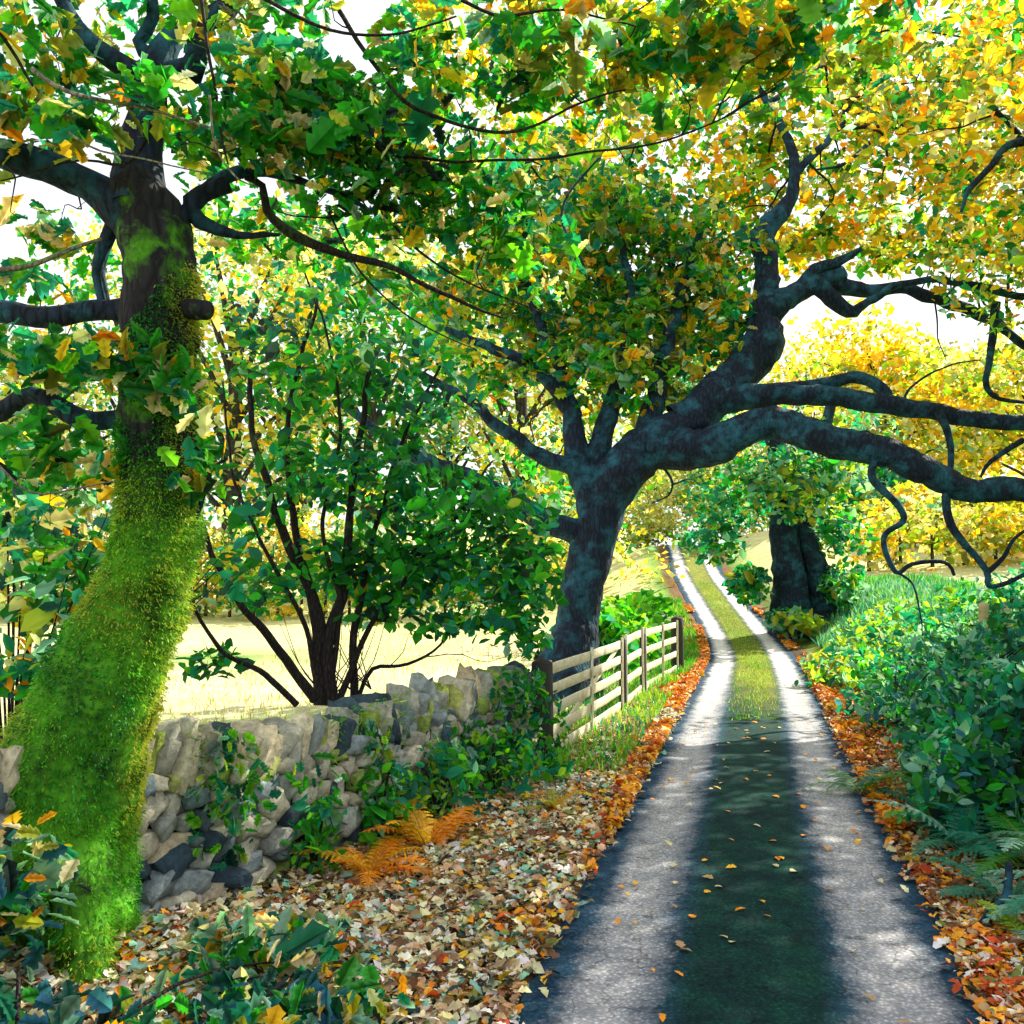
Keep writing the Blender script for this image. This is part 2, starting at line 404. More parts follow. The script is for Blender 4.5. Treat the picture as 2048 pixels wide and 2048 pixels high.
# ------------------------------------------------------------------ foreground mossy tree
t1 = empty('mossy_tree', (-2.25, 4.9, 0))
tag(t1, 'large leaning tree with bright green moss on its curved trunk, left foreground', 'tree')
tb = Tubes()
pa = [Vector((-2.42, 4.85, -.25)), at(105, 1640, 4.85), at(125, 1480, 4.85), at(168, 1350, 4.9), at(232, 1210, 4.95), at(290, 1050, 5), at(302, 930, 5), at(300, 800, 5), at(302, 680, 5), at(300, 580, 5), at(302, 490, 5), at(285, 420, 5), at(240, 350, 5)]
ra = [.44, .37, .355, .31, .26, .225, .215, .215, .205, .198, .195, .19, .15]
P1, _ = tb.add(pa, ra, 40, .05, .20, .30)
# buttress roots
for (e, w) in (((-1.98, 4.35, .02), .13), ((-2.9, 4.35, .1), .2), ((-3.2, 4.9, .2), .2)):
    e = Vector(e); s = Vector((-2.32, 4.85, .75)); tb.add([s, s.lerp(e, .5)+Vector((0, 0, .08)), e, e+(e-s)*.25-Vector((0, 0, .15))], [w*1.5, w*1.15, w*.8, w*.4], 14, .06, .22, .25)
TR1 = tb.obj('trunk', M['bark_moss'], t1)
L1 = [P1[len(P1)//2:]]
def limb(parent, pts, rads, m_, store=None, seg=14, step=.07, rough=.2, name='branch', wob=.03):
    b = Tubes(); P_, R_ = b.add(pts, rads, seg, step, rough, .22, wob)
    b.obj(name, m_, parent)
    if store is not None: store.append(P_)
    return P_
k5 = 5/F*1024/1932
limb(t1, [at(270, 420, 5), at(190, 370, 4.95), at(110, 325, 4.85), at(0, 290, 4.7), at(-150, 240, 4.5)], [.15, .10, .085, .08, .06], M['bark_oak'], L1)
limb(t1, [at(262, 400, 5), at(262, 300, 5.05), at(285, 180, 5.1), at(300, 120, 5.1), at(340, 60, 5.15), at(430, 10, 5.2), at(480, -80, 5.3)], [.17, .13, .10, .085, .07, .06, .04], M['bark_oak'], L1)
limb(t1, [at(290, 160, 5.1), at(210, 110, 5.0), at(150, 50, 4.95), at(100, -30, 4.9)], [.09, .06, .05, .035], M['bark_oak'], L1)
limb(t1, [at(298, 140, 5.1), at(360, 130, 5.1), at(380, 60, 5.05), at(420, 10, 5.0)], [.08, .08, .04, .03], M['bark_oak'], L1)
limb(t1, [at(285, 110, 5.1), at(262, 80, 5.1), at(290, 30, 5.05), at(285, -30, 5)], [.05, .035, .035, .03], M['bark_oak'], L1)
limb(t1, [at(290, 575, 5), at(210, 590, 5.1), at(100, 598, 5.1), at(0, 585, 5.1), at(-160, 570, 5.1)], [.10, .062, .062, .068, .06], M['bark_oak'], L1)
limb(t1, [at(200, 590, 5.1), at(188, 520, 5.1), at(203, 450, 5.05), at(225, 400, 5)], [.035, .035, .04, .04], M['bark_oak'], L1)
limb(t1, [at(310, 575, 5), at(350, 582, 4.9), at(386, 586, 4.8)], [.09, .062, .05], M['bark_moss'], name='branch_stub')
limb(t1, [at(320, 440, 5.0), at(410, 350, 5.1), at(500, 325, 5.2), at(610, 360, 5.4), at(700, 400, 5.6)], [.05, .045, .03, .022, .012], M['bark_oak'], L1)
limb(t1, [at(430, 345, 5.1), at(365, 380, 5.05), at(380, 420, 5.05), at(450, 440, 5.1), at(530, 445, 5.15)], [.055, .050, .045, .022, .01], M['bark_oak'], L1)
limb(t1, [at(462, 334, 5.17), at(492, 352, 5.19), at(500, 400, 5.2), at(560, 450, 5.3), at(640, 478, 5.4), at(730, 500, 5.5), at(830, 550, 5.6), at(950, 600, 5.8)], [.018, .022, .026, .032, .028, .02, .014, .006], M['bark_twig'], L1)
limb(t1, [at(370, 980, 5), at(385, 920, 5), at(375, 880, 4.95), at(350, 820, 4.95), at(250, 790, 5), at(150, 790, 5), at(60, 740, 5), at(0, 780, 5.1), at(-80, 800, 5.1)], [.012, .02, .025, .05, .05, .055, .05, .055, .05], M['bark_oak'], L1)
tw = Tubes()
for pts, d, r in (([(450, -30), (560, 30), (650, 60), (760, 62), (860, 30)], 4.6, .010), ([(640, 20), (690, 100), (760, 190), (830, 222), (930, 250), (1000, 240), (1100, 190), (1180, 170)], 5.0, .012),
                  ([(560, 200), (640, 250), (700, 285), (800, 300), (950, 305), (1100, 290), (1250, 265), (1380, 215)], 5.4, .011), ([(720, 400), (800, 480), (900, 540), (1060, 600)], 6, .009),
                  ([(380, 0), (395, 120), (410, 210), (430, 310)], 4.4, .009), ([(300, 180), (250, 300), (160, 300), (0, 340)], 4.6, .009), ([(0, 60), (60, 160), (150, 260)], 4.5, .01), ([(620, 400), (690, 520), (790, 610), (900, 660)], 5.6, .007),
                  ([(870, 0), (960, 30), (1080, 20), (1200, 50)], 4.8, .009)):
    b_ = Tubes(); P_, _ = b_.add([at(x, y, d+.12*i*.3) for i, (x, y) in enumerate(pts)], list(np.linspace(r*1.2, r*.5, len(pts))), 6, .06, .05, wob=.02); L1.append(P_); b_.obj('twig', M['bark_twig'], t1)

for pts, d, r in (([(60, 130), (120, 172), (220, 192), (310, 214), (398, 242)], 4.2, .012), ([(0, 510), (60, 500), (130, 470), (190, 450)], 4.4, .016), ([(130, 250), (190, 285), (300, 310), (400, 325)], 4.2, .006), ([(395, 180), (400, 260), (450, 340), (480, 350)], 4.1, .006), ([(0, 880), (60, 930), (140, 925), (220, 905)], 4.2, .006)):
    b_ = Tubes(); b_.add([at(x, y, d) for (x, y) in pts], list(np.linspace(r, r*.5, len(pts))), 6, .05, .05, wob=.02); b_.obj('twig', M['bark_lit_tint'], t1)
# foliage of the foreground tree
G1 = [('dark', .5), ('deep', 1.4), ('green', 2.6), ('cream', .7), ('teal', 2.6), ('bright', 2.0), ('pale', .9), ('olive', 1.2), ('gold', .4), ('orange', .3), ('ygreen', 1.2), ('pteal', .9), ('yellow', .8), ('green', 1)]
B1 = [vb(60, 130, 4.8, 110, 90, .5, 160), vb(40, 240, 4.6, 90, 60, .5, 130), vb(170, 250, 4.5, 90, 50, .4, 70), vb(330, 230, 4.5, 80, 60, .5, 60), vb(250, 60, 5.3, 120, 60, .5, 90),
      vb(470, 130, 5.2, 110, 90, .6, 300), vb(600, 190, 5.0, 120, 80, .6, 320), vb(480, 260, 4.8, 90, 60, .5, 200), vb(640, 300, 5.2, 130, 80, .6, 360), vb(560, 30, 5.2, 80, 60, .5, 100),
      vb(780, 250, 5.6, 120, 90, .7, 260), vb(820, 110, 5.6, 90, 90, .6, 200), vb(900, 380, 6.2, 140, 90, .7, 420), vb(760, 400, 6.0, 110, 70, .6, 260), vb(980, 110, 5.4, 110, 100, .7, 280), vb(960, 470, 6.4, 120, 80, .7, 260),
      vb(60, 540, 5.6, 90, 40, .4, 60), vb(80, 690, 4.8, 130, 60, .5, 150), vb(240, 680, 4.7, 110, 50, .35, 90), vb(130, 860, 4.9, 120, 70, .5, 150), vb(300, 740, 4.65, 80, 60, .2, 60), vb(60, 980, 5.2, 90, 80, .5, 130), vb(380, 880, 4.8, 50, 90, .3, 45), vb(150, 470, 5.8, 60, 40, .4, 40)]
B1 += [vb(430, 420, 6.5, 90, 60, .6, 110), vb(560, 440, 7, 100, 60, .6, 120), vb(700, 500, 7, 100, 50, .6, 120), vb(60, 420, 5.5, 80, 50, .5, 40), vb(380, 280, 6, 70, 60, .5, 120), vb(440, 30, 5.5, 90, 50, .5, 90), vb(30, 30, 4.9, 80, 60, .5, 60), vb(160, 170, 5.2, 90, 60, .5, 90)]
leaves('crown', t1, B1, G1, .125, tpl=T_LOBE, gap=-.9, gscale=.22, cscale=.45, mixr=.55)
B1b = [vb(1120, 60, 5.2, 130, 90, .7, 270), vb(1300, 90, 5.4, 130, 90, .7, 260), vb(1470, 80, 5.6, 130, 90, .7, 240), vb(1640, 70, 6, 130, 90, .7, 190), vb(1100, 190, 5.8, 120, 60, .7, 180), vb(1320, 30, 5, 130, 60, .6, 150), vb(1500, 30, 5.2, 120, 60, .6, 120)]
G1b = [('green', 2.4), ('orange', .9), ('bright', 2.4), ('teal', 2.0), ('gold', .8), ('lime', 1.2), ('cream', .7), ('olive', 1.0), ('ygreen', 1.0), ('yellow', 1.0), ('deep', .8), ('pteal', .9), ('rust', .12)]
leaves('crown', t1, B1b, G1b, .135, tpl=T_LOBE, gap=-.9, gscale=.25, cscale=.3, mixr=.6)
twigs_to(tw, L1, B1+B1b, 1, .006, 4)
tw.obj('twigs', M['bark_twig'], t1)
# moss tufts lying on the trunk
tm = TR1.data; nv = len(tm.vertices); co_ = np.empty(nv*3); tm.vertices.foreach_get('co', co_); co_ = co_.reshape(-1, 3)+np.array(t1.location)
no_ = np.empty(nv*3); tm.vertex_normals.foreach_get('vector', no_); no_ = no_.reshape(-1, 3)
ed = np.empty(len(tm.edges)*2, dtype=np.int32); tm.edges.foreach_get('vertices', ed); ed = ed.reshape(-1, 2)
pick = rng.integers(0, len(ed), 120000); tt_ = rng.random((len(pick), 1)); pv = co_[ed[pick, 0]]*(1-tt_)+co_[ed[pick, 1]]*tt_; nn = no_[ed[pick, 0]]*(1-tt_)+no_[ed[pick, 1]]*tt_
nn /= np.linalg.norm(nn, axis=1)[:, None]+1e-6
pv = pv+rng.normal(size=pv.shape)*.010+nn*.006
mk = (snoise(pv, .30, 1)+snoise(pv, .10, 0)*.4 > -.45+1.6*sst(2.3, 3.0, pv[:, 2])-1.0*sst(.35, .8, nn[:, 0])) & (nn[:, 1] < .5) & (pv[:, 2] > .05) & (pv[:, 2] < 3.9)
pv, nn = pv[mk], nn[mk]
ccol = colours(pv, [('dark', .8), ('deep', 2.4), ('green', 3.0), ('bright', 4.5), ('lime', 2.0), ('ygreen', 1.2)], .24, .12)
# right-hand flank tinted yellow: its sunlit edge is painted into the moss colour
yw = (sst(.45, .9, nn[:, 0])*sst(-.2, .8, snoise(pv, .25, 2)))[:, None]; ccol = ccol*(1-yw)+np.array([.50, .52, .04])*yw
T = T_BLADE
Vm, F4, F3, cm = [], None, None, None
ydir = nn*.75+np.array([.12, -.1, -.55])
def tuft(C, ydir, size, cols, tpl=T_BLADE, wid=1.0):
    n = len(C); Y = ydir+rng.normal(size=(n, 3))*.35; Y /= np.linalg.norm(Y, axis=1)[:, None]
    A = rng.normal(size=(n, 3)); X = np.cross(Y, A); X /= np.linalg.norm(X, axis=1)[:, None]; Z = np.cross(X, Y)
    T, Fs = tpl
    V = (T[None, :, 0, None]*X[:, None]*wid+T[None, :, 1, None]*Y[:, None]+T[None, :, 2, None]*Z[:, None])*np.asarray(size)[:, None, None]+C[:, None]
    k = len(T); off = (np.arange(n)*k)[:, None, None]
    q = np.array([f for f in Fs if f[2] != f[3]], dtype=int).reshape(-1, 4); t = np.array([f[:3] for f in Fs if f[2] == f[3]], dtype=int).reshape(-1, 3)
    return V.reshape(-1, 3), (q[None]+off).reshape(-1, 4), (t[None]+off).reshape(-1, 3), np.repeat(cols, k, axis=0)
Vm, F4, F3, cm = tuft(pv, ydir, rng.uniform(.010, .026, len(pv)), ccol, wid=4.6)
link('moss', mesh_np(Vm, F4, F3, cm), M['fern'], t1, smooth=False)

# ------------------------------------------------------------------ great oak by the gate
KD = 1.22; _at0 = at; _vb0 = vb
def at(X, Y, d): return _at0(X, Y, d*KD)
def vb(X, Y, d, rx, ry, rd, n): return _vb0(X, Y, d*KD, rx, ry, rd*KD, n)
_tube0 = Tubes.add
def _tk(s, pts, rad, *a, **k): return _tube0(s, pts, [r*KD for r in rad], *a, **k)
Tubes.add = _tk
t2 = empty('oak_tree', (1.0, 14.5, 0))
tag(t2, 'big dark oak behind the gate, its forked limbs arching right over the lane', 'tree')
tb2 = Tubes()
P2, _ = tb2.add([at(1062, 1310, 12), at(1078, 1230, 12), at(1098, 1120, 12), at(1120, 1020, 12), at(1150, 930, 12), at(1200, 865, 11.95), at(1260, 820, 11.9), at(1330, 790, 11.85)], [.40, .30, .27, .285, .33, .34, .32, .24], 30, .09, .2, .5)
tb2.add([at(1125, 1010, 12.02), at(1120, 950, 12), at(1090, 860, 12.1), at(1075, 760, 12.2)], [.2, .24, .18, .11], 18, .09, .2, .4)
for e in ((.2, 14.4, -.1), (1.35, 14.9, -.1), (.7, 14.0, -.1)):
    e = Vector(e); s = at(1085, 1190, 12); tb2.add([s, s.lerp(e, .6)+Vector((0, 0, -.1)), e], [.3, .24, .12], 12, .1, .25, .4)
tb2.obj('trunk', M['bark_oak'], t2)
L2 = [P2[len(P2)//2:]]
def l2(pts, rads, **k):
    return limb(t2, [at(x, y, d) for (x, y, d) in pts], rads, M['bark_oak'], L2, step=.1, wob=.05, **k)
l2([(1240, 840, 11.9), (1330, 845, 11.6), (1400, 815, 11.4), (1460, 800, 11.3), (1560, 835, 11.1), (1640, 845, 11), (1710, 870, 10.9), (1780, 905, 10.8), (1830, 925, 10.8), (1932, 925, 10.7), (2100, 960, 10.5)], [.34, .25, .22, .21, .20, .19, .18, .17, .15, .14, .11])
ARCH = t2.children[-1] if t2.children else [c for c in bpy.data.objects if c.parent == t2][-1]
l2([(1280, 800, 11.9), (1340, 765, 11.9), (1420, 745, 11.8), (1500, 745, 11.7), (1600, 750, 11.6), (1700, 768, 11.5), (1800, 785, 11.4), (1932, 800, 11.2), (2100, 800, 11)], [.28, .19, .17, .14, .13, .12, .11, .10, .08])
l2([(1440, 745, 11.8), (1530, 725, 11.8), (1610, 712, 11.8), (1660, 735, 11.7), (1690, 775, 11.6)], [.08, .09, .085, .08, .07])
l2([(1290, 800, 11.9), (1350, 745, 12), (1410, 690, 12.2), (1445, 640, 12.3), (1440, 600, 12.4), (1490, 560, 12.4), (1550, 530, 12.5), (1590, 520, 12.5)], [.28, .27, .29, .27, .22, .16, .15, .14])
l2([(1560, 528, 12.5), (1630, 550, 12.6), (1700, 545, 12.6), (1790, 570, 12.6), (1860, 600, 12.6), (1932, 650, 12.6), (2050, 760, 12.6)], [.15, .10, .085, .09, .07, .055, .04])
l2([(1545, 540, 12.4), (1600, 585, 12.4), (1640, 570, 12.3), (1700, 535, 12.2), (1800, 530, 12), (1932, 560, 12)], [.13, .10, .06, .05, .05, .05])
l2([(1430, 610, 12.4), (1450, 520, 12.6), (1440, 440, 12.7), (1490, 380, 12.7), (1500, 320, 12.7), (1475, 240, 12.8), (1435, 170, 12.8), (1400, 60, 12.9)], [.2, .17, .17, .10, .08, .06, .05, .03])
l2([(1500, 550, 12.4), (1540, 505, 12.4), (1585, 492, 12.4), (1625, 470, 12.4)], [.09, .09, .07, .03])
l2([(1500, 330, 12.7), (1590, 230, 12.7), (1590, 190, 12.7)], [.06, .05, .03])
l2([(1080, 780, 12.2), (1050, 680, 12.3), (1000, 560, 12.5), (990, 430, 12.6), (1000, 300, 12.8)], [.12, .08, .06, .05, .03])
l2([(1110, 900, 12.1), (1150, 780, 12.2), (1180, 680, 12.3), (1190, 560, 12.5), (1170, 440, 12.7)], [.2, .13, .09, .07, .04])
l2([(1210, 850, 12), (1240, 740, 12.2), (1260, 640, 12.4), (1290, 540, 12.6), (1330, 400, 12.8)], [.2, .14, .10, .07, .04])
l2([(1150, 900, 12.02), (1020, 860, 11.9), (940, 800, 11.8), (860, 740, 11.6), (790, 700, 11.5)], [.15, .10, .08, .06, .03])
l2([(1135, 1010, 12.02), (1040, 990, 12), (960, 940, 11.8), (880, 900, 11.7), (790, 865, 11.6), (730, 830, 11.5), (640, 760, 11.4)], [.22, .16, .14, .12, .10, .07, .04])
l2([(1085, 790, 12.2), (1020, 700, 12), (930, 660, 11.9), (840, 620, 11.8)], [.12, .09, .07, .04])
l2([(2060, 190, 9.3), (1960, 255, 9.1), (1900, 278, 9), (1870, 310, 9), (1830, 350, 9), (1812, 400, 9)], [.05, .045, .04, .035, .03, .015])
tw2 = Tubes()
for pts, d, r in (([(1650, 870), (1648, 905), (1700, 960), (1702, 985), (1668, 1015), (1690, 1078), (1720, 1065), (1780, 1060), (1800, 1085)], 10.9, .05), ([(1690, 1078), (1720, 1100), (1735, 1150), (1740, 1200)], 10.9, .018),
                  ([(1785, 920), (1790, 980), (1815, 1020), (1862, 1075), (1865, 1105), (1900, 1100), (1950, 1075)], 10.8, .055), ([(1862, 1080), (1895, 1050), (1915, 1015), (1960, 985)], 10.8, .035),
                  ([(1770, 775), (1790, 820), (1795, 900), (1795, 940)], 11.2, .055), ([(1880, 570), (1870, 660), (1860, 720), (1880, 750), (1932, 760)], 12, .06), ([(1930, 830), (1870, 870), (1850, 900)], 11, .04),
                  ([(1762, 558), (1768, 600), (1770, 640), (1785, 680)], 12.6, .015), ([(1700, 780), (1720, 730), (1790, 690), (1850, 680)], 11.5, .02), ([(1250, 880), (1268, 910), (1262, 935), (1230, 950)], 11.5, .02), ([(1268, 915), (1300, 905), (1320, 915)], 11.5, .012),
                  ([(1450, 195), (1500, 160), (1545, 130), (1580, 105)], 12.8, .05), ([(1640, 270), (1590, 310), (1540, 320)], 11, .03), ([(1100, 500), (1060, 400), (1130, 300), (1200, 270)], 11, .02)):
    b_ = Tubes(); P_, _ = b_.add([at(x, y, d) for (x, y) in pts], list(np.linspace(r, r*.4, len(pts))), 8, .06, .1, wob=.02); L2.append(P_)
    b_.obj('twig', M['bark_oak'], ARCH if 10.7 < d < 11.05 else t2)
GA = [('deep', .7), ('teal', 3.0), ('yellow', 1.6), ('gold', 1.0), ('pale', 1.3), ('olive', 1), ('dteal', .6), ('ygreen', 1.5), ('green', 2.4), ('bright', 1.8), ('pteal', 1.2), ('orange', .3), ('lime', 1.4), ('teal', 1)]
GB = [('green', 1.2), ('teal', 1.0), ('gold', 1.6), ('ygreen', 2.0), ('bright', 1.3), ('orange', 1.2), ('yellow', 2.6), ('pale', 1.6), ('olive', 2.4), ('deep', 1.1), ('lime', 1.5), ('pteal', 1.6), ('yellow', 1)]
B2 = [vb(930, 560, 11, 130, 80, 1.2, 700), vb(1080, 480, 11.5, 150, 100, 1.4, 1000), vb(1020, 340, 11.5, 160, 90, 1.4, 1000), vb(1180, 380, 11.5, 130, 90, 1.3, 700), vb(1200, 560, 11.3, 150, 90, 1.3, 900), vb(1080, 620, 11.2, 140, 70, 1.2, 600),
      vb(1300, 640, 11.6, 100, 60, 1.0, 420), vb(1340, 500, 11.5, 110, 80, 1.0, 520), vb(870, 640, 11, 110, 60, 1.0, 350), vb(800, 560, 11, 100, 60, 1.0, 260), vb(1150, 680, 11.4, 90, 50, .8, 200), vb(960, 440, 11, 100, 80, 1.1, 420),
      vb(1330, 580, 12, 80, 60, .8, 260), vb(1090, 400, 10.3, 150, 90, .9, 620), vb(1280, 430, 10.4, 120, 80, .9, 460), vb(1060, 700, 10.6, 110, 40, .6, 170), vb(1370, 660, 10.8, 60, 50, .6, 150), vb(1370, 480, 10.6, 70, 60, .7, 230), vb(1370, 600, 10.6, 60, 60, .6, 200), vb(1060, 880, 11.2, 110, 60, .5, 170), vb(960, 850, 11.3, 80, 40, .5, 90)]
B3 = [vb(1250, 240, 11.5, 150, 90, 1.5, 620), vb(1420, 300, 11.5, 140, 90, 1.5, 650), vb(1380, 400, 11.5, 120, 70, 1.3, 560), vb(1560, 400, 11.5, 140, 80, 1.4, 800), vb(1600, 260, 11.5, 140, 90, 1.5, 620), vb(1740, 360, 11.5, 150, 100, 1.5, 850), vb(1760, 200, 11.5, 150, 100, 1.5, 780),
      vb(1880, 280, 11, 120, 110, 1.5, 620), vb(1860, 440, 11.3, 120, 60, 1.2, 480), vb(1700, 470, 11.5, 120, 35, 1.1, 330), vb(1530, 470, 12, 110, 40, 1.0, 260), vb(1420, 200, 12, 140, 90, 1.4, 460), vb(1880, 120, 10, 120, 110, 1.4, 520), vb(1640, 150, 11, 130, 80, 1.4, 400), vb(2050, 300, 11, 140, 200, 1.6, 600), vb(1900, 520, 11.5, 80, 40, .8, 160)]
B4 = [vb(900, 150, 12.5, 220, 150, 1.5, 900), vb(1200, 100, 13, 240, 150, 1.5, 1100), vb(1500, 80, 13, 240, 120, 1.5, 1000), vb(1050, 240, 13, 200, 120, 1.5, 900), vb(2100, 60, 11, 200, 200, 2, 700), vb(1750, 20, 12, 240, 120, 2, 900), vb(1100, -120, 11, 450, 140, 2.5, 1400), vb(1800, -150, 11, 450, 150, 2.5, 1400), vb(2300, 400, 11, 200, 300, 2, 1100), vb(2300, 0, 10, 250, 250, 2.5, 1200), vb(2300, 700, 10.5, 200, 130, 1.5, 400)]
leaves('crown', t2, B2, GA, .19, gap=-.75, gscale=.42, cscale=.5, mixr=.5)
B2f = [vb(x, y, 10.2+.5*math.sin(x*7+y), rx*1.12, ry*1.12, .9, int(n*.55)) for (x, y, rx, ry, n) in ((1000, 500, 150, 90, 900), (1160, 560, 150, 90, 900), (1290, 560, 120, 80, 700), (1230, 660, 130, 60, 700), (1090, 400, 150, 90, 800), (1280, 430, 120, 80, 600),
      (1120, 690, 150, 50, 750), (1270, 720, 110, 40, 500), (1000, 630, 130, 60, 600), (880, 570, 120, 70, 420), (1180, 640, 140, 60, 600), (1380, 600, 60, 70, 330), (960, 720, 100, 40, 260), (1100, 760, 90, 40, 240), (1210, 760, 80, 40, 200), (880, 680, 90, 40, 200), (1390, 480, 90, 70, 350))]
leaves('crown', t2, B2f, GA, .185, tpl=T_LOBE, gap=-.75, gscale=.4, cscale=.5, mixr=.6)
leaves('crown', t2, B3, GB, .20, gap=-.75, gscale=.45, cscale=.6, mixr=.55)
leaves('crown', t2, B4, GB, .20, gap=-.65, gscale=.6, cscale=.6, mixr=.55)
B5 = [vb(1560, 690, 11.6, 60, 20, .4, 14), vb(1820, 720, 11.4, 90, 30, .5, 40), vb(1880, 780, 11.2, 50, 30, .4, 20), vb(1250, 905, 11.5, 40, 30, .3, 10), vb(1500, 700, 11.6, 60, 20, .4, 14), vb(1400, 800, 11.4, 60, 25, .2, 10)]
leaves('crown', t2, B5, [('bright', 1), ('lime', 1), ('olive', 1), ('ygreen', 1)], .18, gap=-6)
twigs_to(tw2, L2, B2+B3, 2, .012, 5); twigs_to(tw2, L2, B4, 1, .012, 3)
tw2.obj('twigs', M['bark_twig'], t2)
at = _at0; vb = _vb0; Tubes.add = _tube0

# ------------------------------------------------------------------ hazel on the wall
t3 = empty('hazel_shrub', at(620, 1285, 8.6)+Vector((0, 0, -.9)))
tag(t3, 'many stemmed dark green hazel growing up behind the stone wall between the two big trees', 'shrub')
L3 = []; random.seed(11)
stems = [([(605, 1330, 8.8), (600, 1240, 8.8), (600, 1160, 8.8), (560, 1060, 8.8), (510, 940, 8.7), (480, 820, 8.7), (470, 700, 8.7)], .075),
         ([(625, 1330, 8.8), (620, 1220, 8.8), (650, 1080, 8.9), (660, 960, 9), (680, 820, 9), (700, 660, 9)], .07),
         ([(615, 1330, 8.8), (590, 1150, 8.8), (560, 1000, 8.9), (540, 850, 9), (560, 700, 9), (600, 560, 9)], .05),
         ([(668, 1330, 8.9), (668, 1200, 8.9), (690, 1080, 9), (720, 960, 9), (760, 830, 9), (830, 690, 9)], .045),
         ([(595, 1320, 8.6), (520, 1215, 8.3), (455, 1140, 8), (400, 1040, 7.8), (375, 960, 7.7)], .05),
         ([(560, 1330, 8.2), (500, 1270, 8), (430, 1235, 7.6), (380, 1170, 7.4), (365, 1120, 7.3)], .032),
         ([(675, 1320, 8.9), (700, 1265, 9), (770, 1255, 9), (830, 1215, 9), (870, 1150, 9)], .025),
         ([(610, 1320, 8.8), (570, 1170, 8.7), (510, 1060, 8.6), (440, 900, 8.6), (420, 720, 8.6)], .03),
         ([(640, 1320, 8.8), (700, 1180, 8.9), (790, 1060, 9), (870, 960, 9), (930, 870, 9.1)], .035),
         ([(620, 1320, 8.8), (640, 1150, 8.8), (610, 980, 8.8), (640, 820, 8.8), (620, 640, 8.8), (560, 480, 8.8)], .03)]
for pts, r in stems:
    b = Tubes(); P_, _ = b.add([at(*p) for p in pts], list(np.linspace(r, r*.3, len(pts))), 9, .08, .12, .2, .035)
    b.obj('stem', M['bark_twig'], t3); L3.append(P_)
B6 = [vb(470, 1130, 8.6, 70, 40, .4, 90), vb(880, 1180, 9, 110, 30, .5, 170), vb(980, 1200, 9.2, 60, 40, .4, 110), vb(400, 1250, 7.8, 60, 40, .3, 60), vb(700, 1170, 9, 70, 20, .4, 40), vb(560, 900, 8.9, 130, 90, .8, 260), vb(700, 900, 9, 130, 90, .8, 420), vb(820, 980, 9, 130, 90, .8, 560), vb(900, 1080, 9.1, 130, 70, .8, 560), vb(740, 1080, 9.1, 130, 70, .7, 480), vb(600, 1080, 9, 110, 60, .7, 250), vb(960, 980, 9.2, 90, 70, .6, 300),
      vb(560, 720, 8.9, 140, 80, .8, 340), vb(700, 700, 9, 130, 80, .8, 340), vb(640, 600, 9, 140, 60, .8, 190), vb(500, 620, 8.9, 90, 60, .6, 100), vb(800, 780, 9, 110, 60, .7, 220), vb(480, 990, 8.6, 60, 70, .5, 70), vb(980, 1130, 9.3, 80, 50, .5, 210), vb(1010, 1060, 9.4, 60, 60, .4, 150), vb(820, 1190, 9, 90, 18, .4, 24), vb(750, 1140, 9, 90, 30, .4, 120)]
leaves('foliage', t3, B6, [('dark', .5), ('dteal', 1.4), ('deep', 2.6), ('green', 2.4), ('teal', 1.4), ('bright', .35), ('pteal', .25), ('ygreen', .15)], .13, tpl=T_OVAL, gap=-.75, gscale=.35, cscale=.5, mixr=.5)
tw3 = Tubes(); twigs_to(tw3, L3, B6, 2, .006, 4)
for (x0, y0) in ((630, 1310), (660, 1300), (700, 1300), (600, 1300)):
    for k in range(4):
        a = random.uniform(-1.2, 1.2); s = at(x0, y0, 8.8); tw3.add([s, s+Vector((a*.3, .1, .25)), s+Vector((a*.55, .1, .6+random.random()*.3))], [.008, .005, .002], 5, .1, .05)
tw3.obj('twigs', M['bark_twig'], t3)

# ------------------------------------------------------------------ dry stone wall
A = Vector((-3.55, 2.9)); Bv = Vector((.04, 9.45)); wl = (Bv-A).length; wd = (Bv-A)/wl; wn = Vector((wd.y, -wd.x))
wallo = empty('stone_wall', (*((A+Bv)/2), 0)); tag(wallo, 'low dry stone wall of pale and mossy stones running from the left foreground to the gatepost', 'wall')
